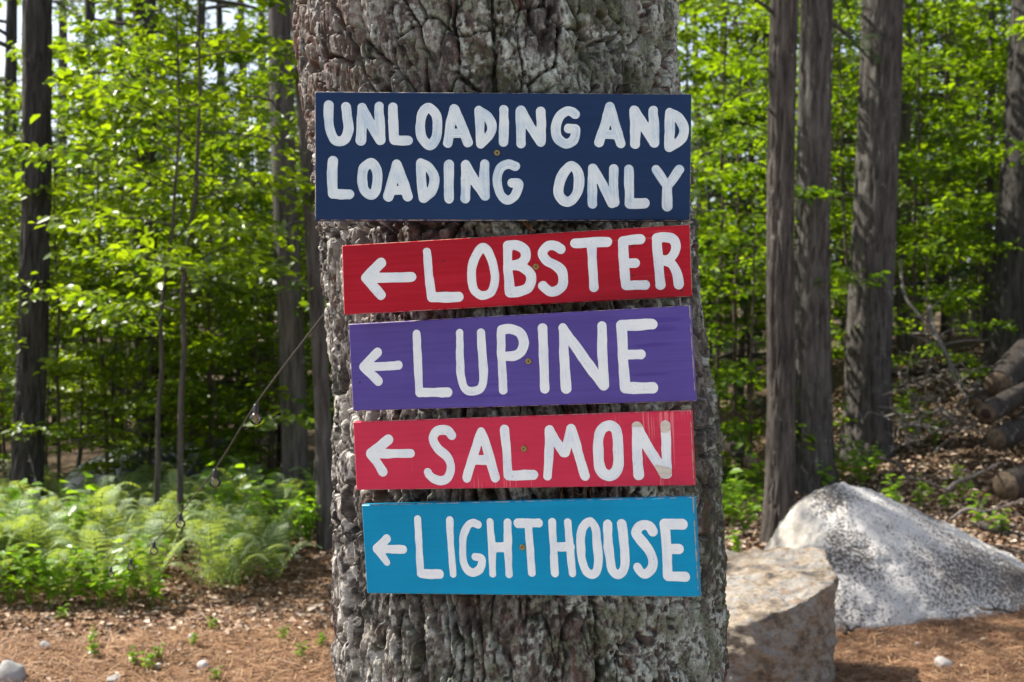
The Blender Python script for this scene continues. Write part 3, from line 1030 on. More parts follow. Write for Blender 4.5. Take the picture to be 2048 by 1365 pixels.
GS = 'painted wooden signs screwed to the pine'
make_sign('painted_sign', 'navy blue board lettered UNLOADING AND LOADING ONLY in white', [(630, 184), (1383, 189), (1380, 441), (631, 440)], NAVY, M['navy'], M['ink_navy'], (994, 306), GS, 100)
make_sign('painted_sign', 'red board with white arrow and the word LOBSTER', [(684, 492), (1379, 450), (1384, 592), (688, 629)], LOBSTER, M['red'], M['ink'], (1072, 534), GS, 200,
          [(887, 523), (884, 582), (1264.5, 493), (1266, 551), (1362, 582)])
make_sign('painted_sign', 'purple board with white arrow and the word LUPINE', [(697, 649), (1378, 612), (1390, 802), (706, 822)], LUPINE, M['purple'], M['ink'], (1057, 723), GS, 300, [(720, 765)])
sal, sal_loc = make_sign('painted_sign', 'salmon pink board with white arrow and the word SALMON', [(706, 845), (1380, 822), (1387, 971), (713, 980)], SALMON, M['salmon'], M['ink'], (1048, 898), GS, 400)
make_sign('painted_sign', 'bright turquoise board with white arrow and the word LIGHTHOUSE', [(723, 1011), (1385, 996), (1396, 1194), (734, 1187)], LIGHTHOUSE, M['cyan'], M['ink'], (1045, 1095), GS, 500)
for poly in ([(1548, 672), (1570, 662), (1600, 670), (1640, 680), (1700, 690), (1733, 715), (1736, 760), (1715, 795), (1670, 815), (1620, 812), (1590, 765)],
             [(1296, 215), (1318, 192), (1360, 190), (1395, 205), (1422, 240), (1400, 248), (1350, 244), (1296, 250)],
             [(1614, 215), (1640, 182), (1690, 182), (1716, 220), (1716, 285), (1690, 305), (1650, 312), (1618, 300)]):
    pp = [sal_loc(*p) for p in cv(SR, poly)]
    me = bpy.data.meshes.new('worn_patch')
    me.from_pydata([(x, -0.00085, z) for x, z in pp], [], [list(range(len(pp)))])
    me.materials.append(M['worn'])
    link('worn_patch', me, sal)

# a few dry needles caught under the boards
m_ndl = plain('dry_needle', (0.28, 0.12, 0.045), 0.6)
for px0, py0, px1, py1, bend in [(1044, 441, 1066, 462, 4), (1052, 443, 1070, 464, 6), (1060, 447, 1070, 462, -3), (1118, 976, 1124, 1006, 2), (1126, 975, 1121, 1004, -2), (1131, 975, 1176, 977, 12), (1105, 612, 1098, 634, 2), (1180, 977, 1188, 998, -4), (1097, 976, 1094, 1000, 3)]:
    dd = 1.80
    a, b_ = P(px0, py0, dd), P(px1, py1, dd - 0.012)
    mid = (a + b_) / 2 + Vector((0.0005 * bend, 0, -0.0009 * abs(bend)))
    V, q, t_ = tube_np(catmull([a[:], mid[:], b_[:]], 6) - np.array(a[:]), 0.00055, 4)
    o = link('dry_pine_needle', mesh_np('dry_pine_needle', V, [q, t_], m_ndl), None, a)
    tag(o, 'dry rust coloured pine needle caught in the bark between two signs', 'pine needle', 'dry needles caught between the signs')


# ------------------------------------------------------------------ foliage builders
def leaves(pos, d, nrm, L, W, tint, curl=0.12):
    """pointed leaves of two folded halves"""
    pos, d, nrm = (np.asarray(a, dtype=float) for a in (pos, d, nrm))
    d = d / (np.linalg.norm(d, axis=1)[:, None] + 1e-9)
    s = np.cross(d, nrm)
    s /= np.linalg.norm(s, axis=1)[:, None] + 1e-9
    nrm = np.cross(s, d)
    L, W = np.asarray(L)[:, None], np.asarray(W)[:, None]
    p0 = pos
    a1 = pos + d * L * 0.28 + s * W * 0.5 + nrm * W * curl
    a2 = pos + d * L * 0.68 + s * W * 0.40 + nrm * W * curl * 0.6
    tip = pos + d * L - nrm * L * 0.10
    b2 = pos + d * L * 0.68 - s * W * 0.40 + nrm * W * curl * 0.6
    b1 = pos + d * L * 0.28 - s * W * 0.5 + nrm * W * curl
    V = np.stack([p0, a1, a2, tip, b2, b1], 1).reshape(-1, 3)
    k = np.arange(len(pos))[:, None] * 6
    Q = np.vstack([k + np.array([0, 1, 2, 3]), k + np.array([0, 3, 4, 5])])
    return V, Q, np.repeat(tint, 6)


def unit(a):
    return a / (np.linalg.norm(a, axis=-1, keepdims=True) + 1e-9)


def make_broadleaf(H, rad, z0, nb, tw, lpt, leafL, seed, stem_r, mat, bark_, droop=0.0, lean=0.05):
    """stem + limbs in one mesh, leaf sprays in another; sprays lie in near-horizontal layers"""
    r = np.random.default_rng(seed)
    nst = 14
    tz = np.linspace(0, 1, nst)
    wob = np.cumsum(r.normal(0, lean * H / nst, (nst, 2)), axis=0)
    stem = np.column_stack([wob, tz * H])
    stem[0, :2] = 0
    mb = MB()
    srad = stem_r * (1 - 0.85 * tz)
    srad[0] *= 1.25
    mb.tube(np.vstack([stem[0] - [0, 0, 0.15], stem]), np.concatenate([[srad[0] * 1.2], srad]), 8)
    LP, LD, LN, LT, LS = [], [], [], [], []
    for i in range(nb):
        f = z0 + (1 - z0) * (i + r.random() * 0.8) / nb
        b0 = np.array([np.interp(f, tz, stem[:, k]) for k in range(3)])
        az = i * 2.399 + r.normal(0, 0.4)
        ln = rad * (0.55 + 0.45 * math.sin(math.pi * min(1, (f - z0) / (1 - z0) * 0.85 + 0.18))) * r.uniform(0.7, 1.15)
        rise = r.uniform(0.05, 0.55) - droop
        t = np.linspace(0, 1, 7)
        dirh = np.array([math.cos(az), math.sin(az), 0])
        side = np.array([-dirh[1], dirh[0], 0])
        br = b0 + np.outer(t * ln, dirh) + np.outer(np.sin(t * 3 + r.random() * 6) * 0.06 * ln, side)
        br[:, 2] += ln * (rise * t - 0.28 * t * t)
        mb.tube(br, max(0.0035, stem_r * 0.28) * (1 - 0.8 * t), 5, cap=False)
        for k in range(tw):
            tt = 0.22 + 0.78 * (k + r.random() * 0.5) / tw
            p0 = np.array([np.interp(tt, t, br[:, q_]) for q_ in range(3)])
            sgn = 1 if k % 2 else -1
            td = unit(dirh * 0.75 + side * sgn * r.uniform(0.5, 1.0) + np.array([0, 0, r.normal(0.0, 0.16)]))
            tl = ln * (0.5 * (1 - tt) + 0.18) * r.uniform(0.7, 1.2)
            mb.tube(np.array([p0, p0 + td * tl * 0.5 + [0, 0, 0.01], p0 + td * tl]), [0.003, 0.002, 0.0012], 3, cap=False)
            m_ = lpt
            s = (np.arange(m_) + r.random(m_)) / m_
            sd = np.where(np.arange(m_) % 2, 1, -1)[:, None]
            perp = np.cross(td, [0, 0, 1.0])
            d = unit(td * r.uniform(0.25, 0.9, (m_, 1)) + sd * perp * r.uniform(0.3, 1.0, (m_, 1)) + np.column_stack([np.zeros((m_, 2)), r.normal(-0.18, 0.28, m_)]))
            LP.append(p0 + np.outer(s * tl, td) + r.normal(0, 0.03 * rad, (m_, 3)) * [1, 1, 0.7])
            LD.append(d)
            LN.append(unit(np.array([0, 0, 1.0]) + r.normal(0, 0.38, (m_, 3))))
            LS.append(leafL * r.uniform(0.6, 1.2, m_))
            LT.append(np.clip(r.normal(0.40, 0.22, m_) + r.normal(0, 0.16), 0, 1))
    LS = np.concatenate(LS)
    V, Q, T = leaves(np.vstack(LP), np.vstack(LD), np.vstack(LN), LS, LS * r.uniform(0.55, 0.8, len(LS)), np.concatenate(LT))
    return mb.mesh('stem', bark_), mesh_np('crown', V, Q, mat, False, T)


def broad_proto(name, label, group, *a, cat='tree'):
    s, c = make_broadleaf(*a)
    t = thing(name, label, cat, (0, 0, -50), 0, group)
    link('stem', s, t)
    tag(link('crown', c, t), kind='stuff')
    return t


def make_pine_crown(H, z0, rad, nb, seed, tufts=9, npt=9, nl=0.11, nw=0.0042):
    r = np.random.default_rng(seed)
    limbs = MB()
    LP, LD, LT = [], [], []
    for i in range(nb):
        f = (i + r.random()) / nb
        z = z0 + (H - z0) * f
        az = r.uniform(0, 6.283)
        ln = rad * (1 - 0.78 * f ** 1.2) * r.uniform(0.65, 1.1)
        dirh = np.array([math.cos(az), math.sin(az), 0])
        side = np.array([-dirh[1], dirh[0], 0])
        t = np.linspace(0, 1, 7)
        br = np.outer(t * ln, dirh) + [0, 0, z]
        br[:, 2] += ln * (0.12 * t - 0.18 * t * t + r.normal(0, 0.04) * t)
        limbs.tube(br, 0.03 * (1 - 0.85 * t) * (ln / rad + 0.3), 5, cap=False)
        for k in range(8):
            tt = 0.25 + 0.75 * (k + r.random()) / 8
            p0 = np.array([np.interp(tt, t, br[:, q_]) for q_ in range(3)])
            td = unit(dirh * 0.8 + side * r.choice([-1, 1]) * r.uniform(0.3, 1.1) + [0, 0, r.normal(0.1, 0.2)])
            tl = ln * 0.34 * (1.15 - tt) + 0.18
            s = np.linspace(0.15, 1, tufts)
            for q_ in s:
                c = p0 + td * tl * q_ + r.normal(0, 0.02, 3)
                dd = unit(td * 0.9 + r.normal(0, 0.75, (npt, 3)))
                LP.append(np.repeat(c[None], npt, 0))
                LD.append(dd)
                LT.append(np.full(npt, np.clip(r.normal(0.45, 0.2), 0, 1)))
    LP, LD, LT = np.vstack(LP), np.vstack(LD), np.concatenate(LT)
    sd = unit(np.cross(LD, r.normal(0, 1, LD.shape)))
    L = nl * r.uniform(0.7, 1.2, (len(LP), 1))
    V = np.stack([LP - sd * nw, LP + sd * nw, LP + LD * L - [0, 0, 0.012]], 1).reshape(-1, 3)
    T = np.arange(len(LP) * 3).reshape(-1, 3)
    return limbs, mesh_np('crown', V, T, M['needle'], False, np.repeat(LT, 3))


def lean_trunk(base, top, r0, r1, H, seed, sides=20, flare=0.35, rough=0.10, dz=0.16):
    """trunk through two seen points, carried on to height H; coordinates relative to the base"""
    base, top = np.array(base[:]), np.array(top[:])
    dirv = (top - base) / (top[2] - base[2])
    n_ = int(H / dz)
    zs = np.linspace(-0.25, H, n_)
    pts = np.outer(zs, dirv)
    wig = 0.02 * np.column_stack([np.sin(zs * 0.9 + seed), np.cos(zs * 0.7 + seed * 2), 0 * zs]) * np.clip(zs, 0, 1)[:, None]
    rr_ = r0 + (r1 - r0) * np.clip(zs / (top[2] - base[2]), 0, None)
    rr_ = np.maximum(rr_ - 0.012 * np.clip(zs - 6, 0, None), 0.03)
    rr_ = rr_ * (1 + flare * np.exp(-np.clip(zs, 0, None) / 0.22))
    V, Q, T = tube_np(pts + wig, rr_, sides, True, rough, seed)
    return V, Q, T, dirv


pine_limbs_a, pine_crown_a = make_pine_crown(15, 5.6, 2.6, 34, 5)
pine_limbs_b, pine_crown_b = make_pine_crown(14, 4.2, 2.2, 34, 6)
limb_a = pine_limbs_a.mesh('limbs', M['bark_grey'])
limb_b = pine_limbs_b.mesh('limbs', M['bark_grey'])


def furrowed(V, Q, T, n_, sides, H, r_ref, seed):
    """ridge the side of a trunk tube along its length"""
    W = V[:n_ * sides].reshape(n_, sides, 3)
    cen = W.mean(1, keepdims=True)
    th_ = np.arange(sides)[None, :] / sides * 2 * np.pi * np.ones((n_, 1))
    zz = W[:, :, 2]
    uu = th_ * r_ref
    per = np.minimum(th_, 2 * np.pi - th_)      # fold so that the seam closes
    rid_ = np.abs(fbm(per * r_ref * 26 + 0.8 * fbm(per * 4, zz * 3, seed, 2), zz * 2.6, seed + 3, 3) - 0.5)
    k_ = -0.020 * (1 - sstep(0.0, 0.11, rid_)) + 0.012 * (fbm(per * 2.2, zz * 1.3, seed + 5, 2) - 0.5) + 0.006 * (fbm(per * r_ref * 70, zz * 22, seed + 7, 2) - 0.5)
    d_ = W - cen
    ln = np.linalg.norm(d_, axis=2, keepdims=True)
    V = V.copy()
    V[:n_ * sides] = (cen + d_ * (1 + k_[..., None] / ln)).reshape(-1, 3)
    return V


def pine(name, label, base_px, base_d, top_px, w0, w1, mat, group=None, crown=None, H=13, stubs=(), seed=1, sides=20, crown_scale=1.0):
    b = P(base_px[0], base_px[1], base_d)
    b.z = gz(b.x, b.y)
    t_ = P(top_px[0], top_px[1], base_d)
    r0, r1 = w0 / F * base_d / 2, w1 / F * base_d / 2
    root = thing(name, label, 'tree', b, 0, group)
    V, Q, T, dv = lean_trunk(b, t_, r0, r1, H, seed, sides, dz=0.045 if sides > 30 else 0.16, rough=0.03 if sides > 30 else 0.1)
    if sides > 30:
        V = furrowed(V, Q, T, (len(V) - 2) // sides, sides, H, r0, seed)
    link('trunk', mesh_np('trunk', V, [Q, T], mat), root)
    if crown is not None:
        lm, cm = crown
        off = dv * 0
        for nm, mm in (('limbs', lm), ('crown', cm)):
            o = link(nm, mm, root)
            o.rotation_euler = (0.0, 0.0, seed * 1.7)
            o.location = (dv[0] * H * 0.7, dv[1] * H * 0.7, 0)
            o.scale = (crown_scale,) * 3
            tag(o, kind='stuff')
    for (px0, py0, px1, py1, rr_) in stubs:
        a = P(px0, py0, base_d) - b
        c = P(px1, py1, base_d - 0.15) - b
        mid = (a + c) / 2 + Vector((0, 0, 0.03))
        V, Q, T = tube_np(catmull([a[:], mid[:], c[:]], 5), np.linspace(rr_, rr_ * 0.45, 11), 6, rough=0.2)
        link('branch_stub', mesh_np('branch_stub', V, [Q, T], mat), root)
    return root


CA, CB = (limb_a, pine_crown_a), (limb_b, pine_crown_b)
# crown of the sign tree, far above the picture
for nm, mm in (('limbs', limb_a), ('crown', pine_crown_a)):
    o = link(nm, mm, tree)
    o.location = (-0.35, 0, 0.5)
    tag(o, kind='stuff')

pine('pine_tree', 'slim brown trunk rising directly behind the white boulder', (1556, 1095), 8.3, (1574, 0), 58, 54, M['bark_brown'], None, CA, 14, [(1549, 28, 1480, -8, 0.018), (1549, 158, 1522, 138, 0.012), (1547, 232, 1530, 222, 0.012)], 2, 72)
pine('pine_tree', 'grey brown trunk half hidden behind the slimmer trunk by the boulder', (1630, 975), 10.4, (1629, 0), 74, 64, M['bark_grey'], None, CB, 14, [(1652, 330, 1668, 322, 0.012), (1640, 120, 1640, 116, 0.03), (1655, 520, 1672, 508, 0.010)], 3, 72)
pine('pine_tree', 'broad grey trunk with flared base between the boulder and the brush pile', (1733, 925), 11.6, (1762, 0), 90, 80, M['bark_grey'], None, CA, 14, [(1790, 560, 1806, 552, 0.012), (1797, 150, 1812, 140, 0.012), (1722, 205, 1712, 198, 0.02), (1775, 250, 1776, 246, 0.03)], 4, 72)
pine('pine_tree', 'very dark thick trunk standing above the log pile', (2022, 712), 13.0, (2068, 0), 104, 84, M['bark_dark'], None, CB, 14, [], 5, 72)
pine('pine_tree', 'dark straight pine trunk rising out of the ferns with string lights across it', (50, 1060), 9.0, (78, 0), 60, 55, M['bark_dark'], None, CA, 14, [(52, 330, 96, 300, 0.006)], 6, 72)
pine('pine_tree', 'slender grey trunk just beside the sign tree, rising from the fern bed edge', (654, 1150), 7.6, (612, 250), 34, 30, M['bark_grey'], None, None, 6.5, [], 7)
pine('pine_tree', 'grey trunk with bare twigs seen through leaves beside the sign tree', (592, 960), 9.2, (562, 0), 52, 46, M['bark_grey'], None, CB, 14, [(585, 215, 450, 190, 0.012), (590, 260, 500, 290, 0.008), (620, 452, 575, 450, 0.016)], 8)
pine('pine_tree', 'stout dark trunk deep in the thicket under a pine crown', (300, 930), 12.6, (286, 0), 52, 44, M['bark_dark'], None, CB, 14, [], 9, crown_scale=1.0)
pine('pine_tree', 'thin leaning trunk deep in the thicket among leaves', (352, 940), 15.0, (402, 0), 26, 16, M['bark_dark'], None, None, 9, [], 10)

GD = 'pines beside the clearing'
for k, (x_, y_) in enumerate([(-8.6, 6.9), (-10.8, 8.4), (-7.4, 5.4), (-12.6, 6.2)]):
    z_ = gz(x_, y_)
    t_ = thing('pine_tree', 'tall straight pine beside the clearing opposite the boulders', 'tree', (x_, y_, z_), 0, GD)
    V, Q, T = tube_np(np.array([[0, 0, -0.2], [0, 0, 0.3], [0.02, 0, 3], [0.0, 0.03, 6], [0, 0, 9.2]]), [0.2, 0.15, 0.12, 0.07, 0.02], 16)
    link('trunk', mesh_np('trunk', V, [Q, T], M['bark_grey']), t_)
    for nm, mm in zip(('limbs', 'crown'), CA if k % 2 else CB):
        o = link(nm, mm, t_)
        o.rotation_euler = (0, 0, k * 2.1)
        o.scale = (0.64, 0.64, 0.62)
        tag(o, kind='stuff')

# more trunks farther back, each its own tree
far_specs = [(180, 17, 24), (120, 24, 22), (235, 21, 20), (450, 22, 18), (495, 18, 16), (530, 26, 20), (20, 20, 26), (330, 28, 18),
             (1440, 21, 18), (1468, 26, 15), (1497, 18, 13), (1525, 30, 18), (1680, 22, 16), (1700, 28, 12), (1815, 17, 22), (1845, 24, 14), (1893, 20, 13), (1912, 23, 30), (1978, 16, 14), (1945, 26, 13), (2005, 30, 14),
             (2130, 20, 34), (2230, 26, 30), (740, 22, 24), (860, 28, 24), (1000, 20, 22), (1150, 27, 24), (1280, 23, 22), (1400, 30, 16)]
for k, (px, d, wpx) in enumerate(far_specs):
    lean = random.uniform(-20, 30)
    pine('pine_tree', 'distant thin forest trunk among the green undergrowth', (px - lean * 0.6, 800), d, (px + lean * 0.6, 0), wpx * 1.1, wpx * 0.95,
         M['bark_grey'] if k % 3 else M['bark_dark'], 'distant forest trunks', (CB if k % 3 == 0 else CA) if k % 2 == 0 else None, 13, [], 20 + k, 8, crown_scale=random.uniform(0.95, 1.3))

# ------------------------------------------------------------------ saplings and understorey
GL, GR, GF = 'leafy saplings of the sunlit thicket', 'leafy saplings in the shaded right wood', 'leafy forest trees far back'
sapA = broad_proto('maple_sapling', 'leafy maple sapling in the sunlit thicket behind the ferns', GL, 4.6, 1.35, 0.15, 20, 9, 13, 0.085, 31, 0.022, M['leaf'], M['twig'])
sapB = broad_proto('maple_sapling', 'leafy maple sapling in the sunlit thicket behind the ferns', GL, 5.6, 1.6, 0.20, 20, 10, 13, 0.09, 32, 0.03, M['leaf'], M['twig'])
sapC = broad_proto('maple_sapling', 'leafy maple sapling in the sunlit thicket behind the ferns', GL, 3.2, 1.1, 0.08, 15, 8, 12, 0.085, 33, 0.016, M['leaf'], M['twig'])
stemy = broad_proto('maple_sapling', 'thin dark sapling stem standing in the ferns', 'thin stems in the ferns', 4.4, 1.15, 0.34, 16, 8, 12, 0.085, 34, 0.024, M['leaf'], M['bark_brown'], 0.0, 0.10)
rA = broad_proto('maple_sapling', 'leafy sapling in the shaded wood behind the brown trunks', GR, 6.2, 1.7, 0.12, 22, 9, 12, 0.105, 35, 0.03, M['leaf_right'], M['twig'])
rB = broad_proto('maple_sapling', 'leafy sapling in the shaded wood behind the brown trunks', GR, 3.6, 1.3, 0.10, 15, 8, 12, 0.10, 36, 0.018, M['leaf_right'], M['twig'])
farA = broad_proto('forest_tree', 'leafy green forest tree standing far back in the wood', GF, 11.0, 3.0, 0.10, 34, 10, 13, 0.17, 37, 0.09, M['leaf_far'], M['bark_grey'])
farB = broad_proto('forest_tree', 'leafy green forest tree standing far back in the wood', GF, 8.5, 2.6, 0.08, 28, 10, 13, 0.16, 38, 0.07, M['leaf_far'], M['bark_grey'])
used = set()


def put(proto, x, y, s=1.0, rot=None, tilt=(0, 0), label=None):
    o = put_(proto, x, y, s, rot, tilt)
    if label:
        o['label'] = label
    return o


def put_(proto, x, y, s=1.0, rot=None, tilt=(0, 0)):
    loc = (x, y, gz(x, y))
    rot = random.uniform(0, 6.28) if rot is None else rot
    if proto.name in used:
        return dup(proto, loc, rot, s, tilt=tilt)
    used.add(proto.name)
    proto.location = loc
    proto.rotation_euler = (tilt[0], tilt[1], rot)
    proto.scale = (s, s, s)
    return proto


def at_px(px, d):
    return (px - 1024) / F * d, d


# sunlit thicket
for px, d, pr, s in [(120, 9.6, sapA, 0.8), (215, 10.4, sapA, 0.95), (300, 10.2, sapA, 0.85), (420, 10.2, sapA, 0.9), (520, 10.8, sapA, 0.95), (600, 9.8, sapC, 1.1),
                     (10, 10.8, sapA, 0.75), (-90, 10.2, sapA, 0.9), (340, 12.4, sapA, 0.85), (470, 13.0, sapA, 0.95), (610, 12.6, sapB, 1.0),
                     (60, 13.5, sapA, 0.8), (250, 14.2, sapA, 0.9), (560, 15.0, sapB, 1.0), (420, 15.5, sapA, 1.0), (700, 12.0, sapA, 1.0), (780, 10.0, sapC, 0.9), (880, 11.0, sapC, 1.0), (980, 10.2, sapC, 0.8), (930, 13.5, sapA, 0.9), (-330, 14.5, sapA, 0.9), (-480, 13.5, sapA, 0.9), (-420, 16.5, sapB, 0.9), (-220, 12.0, sapB, 1.0),
                     (1010, 14.0, sapA, 1.1), (380, 11.9, sapC, 0.9), (95, 9.9, sapC, 0.7), (230, 10.0, sapC, 0.62), (430, 9.6, sapC, 0.68), (545, 9.9, sapC, 0.75), (300, 11.0, sapC, 0.7), (90, 11.8, sapC, 0.9), (540, 12.0, sapC, 0.9), (280, 13.2, sapC, 1.0), (450, 14.2, sapC, 1.1), (0, 13.0, sapC, 1.1), (600, 14.0, sapC, 1.1)]:
    put(pr, *at_px(px, d), s, label=('low bushy maple sapling ' if pr is sapC else 'tall leafy maple sapling ') +
        ('beside the dark pine that carries the string lights' if px < 160 else 'standing behind the dark tarp heap' if px < 450 else 'between the tarp heap and the sign tree' if px < 680 else 'screened by the sign tree itself'))
for px, d, s, tl in [(368, 7.4, 1.0, (0.02, -0.03)), (312, 7.6, 0.9, (0.0, -0.09)), (625, 8.3, 0.9, (0, 0)), (150, 11.5, 1.0, (0, 0)), (202, 11.6, 1.0, (0, 0.02))]:
    put(stemy, *at_px(px, d), s, tilt=tl, label={368: 'thin upright sapling stem in the ferns just behind a hanging bulb', 312: 'thin slanting sapling stem in the ferns beside an upright one', 625: 'leafy sapling with bare lower stem next to the slender grey trunk', 150: 'bare stemmed sapling at the near end of the tarp heap', 202: 'bare stemmed sapling rising against the shiny tarp'}[px])
# shaded wood
for px, d, pr, s in [(1440, 12.2, rA, 0.9), (1500, 10.5, rB, 0.9), (1475, 14.5, rA, 1.0), (1395, 11.0, rB, 1.0), (1690, 13.5, rA, 0.95), (1665, 15.5, rA, 1.05), (1830, 14.5, rA, 0.95), (1900, 16.5, rA, 1.1), (1800, 17.5, rA, 1.15),
                     (1960, 15.5, rB, 1.3), (2040, 17.5, rA, 1.1), (1560, 17.0, rA, 1.1), (1330, 15.5, rB, 1.0), (1230, 12.5, rB, 0.8), (1130, 11.8, rB, 0.8), (1290, 11.0, rB, 0.7), (1855, 12.8, rB, 0.8), (2140, 15.0, rA, 1.1), (2240, 12.5, rA, 1.0), (1480, 18.5, rA, 1.2)]:
    put(pr, *at_px(px, d), s, label=('low leafy sapling ' if pr is rB else 'tall leafy sapling ') +
        ('screened by the sign tree in the shaded wood' if px < 1360 else 'between the sign tree and the slim brown trunk' if px < 1540 else 'behind the group of three brown trunks' if px < 1720 else 'above the brush pile and logs'))
# far trees
k = 0
for row, (d, step, off) in enumerate([(20, 250, 0), (26, 200, 40), (34, 170, 15), (46, 130, 60)]):
    px = -450 + off
    while px < 2500:
        dd = d + random.uniform(-2, 2)
        if random.random() < (0.93 if px > 700 else 0.3):
            put(farA if k % 2 else farB, *at_px(px + random.uniform(-30, 30), dd), random.uniform(0.6, 0.95) * (1 + 0.06 * row))
        k += 1
        px += step

GY = 'young conifers in the dark of the wood'
yl, yc = make_pine_crown(4.6, 0.35, 1.35, 46, 9, 7, 10, 0.075, 0.0045)
yl.tube(np.array([[0, 0, -0.2], [0.02, 0, 1.5], [0, 0.02, 3.2], [0, 0, 4.6]]), [0.05, 0.04, 0.02, 0.006], 8)
yl = yl.mesh('stem', M['bark_dark'])
for px, d, s_ in [(390, 13.6, 0.95), (560, 13.4, 1.0), (240, 15.5, 1.1), (480, 16.5, 1.2), (110, 16.5, 1.0), (640, 15.0, 1.1), (330, 18.0, 1.3), (40, 19.0, 1.1), (760, 16.0, 1.1), (1890, 19.0, 1.2), (1500, 20.0, 1.2), (1690, 19.5, 1.1), (1960, 21.0, 1.3), (1420, 17.0, 1.0), (1800, 22.0, 1.3), (2080, 19.0, 1.2)]:
    x_, y_ = at_px(px, d)
    t_ = thing('young_conifer', 'bushy dark young conifer in the gloom behind the leafy saplings', 'tree', (x_, y_, gz(x_, y_)), random.uniform(0, 6), GY)
    t_.scale = (s_, s_, s_)
    tag(link('stem', yl, t_), kind='stuff')
    tag(link('crown', yc, t_), kind='stuff')

# ------------------------------------------------------------------ ferns
def fern_frond():
    r = np.random.default_rng(77)
    LP, LD, LN, LS, LT = [], [], [], [], []
    n_ = 17
    rach = []
    for i in range(n_ + 1):
        t = i / n_
        rach.append((0.02 + 0.42 * t, 0, 0.50 * math.sin(t * 2.0) * (1 - 0.22 * t)))
    rach = np.array(rach)
    for i in range(2, n_ + 1):
        t = i / n_
        pl = 0.135 * math.sin(math.pi * min(1, t * 0.80 + 0.16)) * (1.12 - t * 0.75)
        tgt = unit(rach[i] - rach[i - 1])
        for sg in (-1, 1):
            pd = unit(np.array([0, sg, 0]) + tgt * 0.35 + [0, 0, -0.12])
            m_ = max(2, int(pl / 0.016))
            for q in range(m_):
                s = (q + 0.5) / m_
                for s2 in (-1, 1):
                    LP.append(rach[i] + pd * pl * s)
                    LD.append(unit(pd * 0.55 + tgt * s2))
                    LN.append((0, 0, 1) + r.normal(0, 0.12, 3))
                    LS.append(0.024 * (1 - 0.7 * s) + 0.006)
                    LT.append(np.clip(0.35 + 0.4 * t + r.normal(0, 0.07), 0, 1))
    LS = np.array(LS)
    LP, LD, LN = np.array(LP), unit(np.array(LD)), np.array(LN)
    s = unit(np.cross(LD, LN))
    V = np.stack([LP - s * LS[:, None] * 0.28, LP + s * LS[:, None] * 0.28, LP + LD * LS[:, None]], 1).reshape(-1, 3)
    mb = MB()
    mb.add(V, None, np.arange(len(V)).reshape(-1, 3), np.repeat(LT, 3))
    mb.tube(rach, np.linspace(0.0026, 0.0008, n_ + 1), 3, cap=False)
    return mb.mesh('frond', M['fern'], False)


frond = fern_frond()
GFE = 'ferns of the sunlit bed'
rf = random.Random(5)


def fern(x, y, s):
    t = thing('fern', 'pale green lacy fern in the sunlit bed under the thicket', 'fern', (x, y, gz(x, y) - 0.02), rf.uniform(0, 6.28), GFE)
    t.scale = (s, s, s)
    nf = rf.randint(5, 7)
    for i in range(nf):
        o = link('frond', frond, t)
        o.rotation_euler = (rf.gauss(0, 0.12), rf.gauss(-0.12, 0.22), i / nf * 6.28 + rf.gauss(0, 0.25))
        k_ = rf.uniform(0.75, 1.15)
        o.scale = (k_, k_, k_ * rf.uniform(0.8, 1.15))


for i in range(150):
    d = rf.uniform(6.45, 9.7)
    px = rf.uniform(-120, 690) if d > 7.7 else rf.choice([rf.uniform(-120, 310), rf.uniform(-120, 310), rf.uniform(400, 560)])
    if 560 < px and d < 8.0:
        continue
    fern(*at_px(px, d), rf.uniform(0.5, 0.85))
for i in range(26):
    fern(*at_px(rf.uniform(700, 1180), rf.uniform(7.6, 10.5)), rf.uniform(0.5, 0.85))
for i in range(26):
    fern(*at_px(rf.uniform(-560, -130), rf.uniform(6.8, 10.0)), rf.uniform(0.5, 0.85))
fern(*at_px(330, 7.1), 0.75)
fern(*at_px(345, 7.3), 0.7)


# ------------------------------------------------------------------ weeds and seedlings
def weed_mesh(seed, H=0.28, nst=4, leafL=0.07):
    r = np.random.default_rng(seed)
    mb = MB()
    LP, LD, LN, LS = [], [], [], []
    for i in range(nst):
        az = r.uniform(0, 6.28)
        top = np.array([math.cos(az) * H * 0.45 * r.random(), math.sin(az) * H * 0.45 * r.random(), H * r.uniform(0.6, 1.1)])
        mb.tube(np.array([[0, 0, -0.01], top * 0.5 + [0.01, 0, 0.02], top]), [0.003, 0.0022, 0.0014], 4, cap=False)
        for k in range(7):
            f = 0.35 + 0.65 * k / 6
            a2 = r.uniform(0, 6.28)
            LP.append(top * f)
            LD.append((math.cos(a2), math.sin(a2), r.normal(0.05, 0.25)))
            LN.append((r.normal(0, 0.3), r.normal(0, 0.3), 1))
            LS.append(leafL * r.uniform(0.6, 1.2))
    LS = np.array(LS)
    V, Q, T = leaves(np.array(LP), np.array(LD), np.array(LN), LS, LS * 0.65, np.clip(r.normal(0.5, 0.2, len(LS)), 0, 1))
    mb.add(V, Q, None, T)
    return mb.mesh('seedling', M['weed'], False)


weeds = [weed_mesh(90 + i, [0.22, 0.32, 0.42, 0.16][i], [4, 5, 6, 3][i], [0.06, 0.075, 0.085, 0.05][i]) for i in range(4)]


def weed(x, y, k_, s, label, group):
    o = link('seedling', weeds[k_], None, (x, y, gz(x, y)))
    o.rotation_euler = (0, 0, rf.uniform(0, 6.28))
    o.scale = (s, s, s)
    tag(o, label, 'seedling', group)


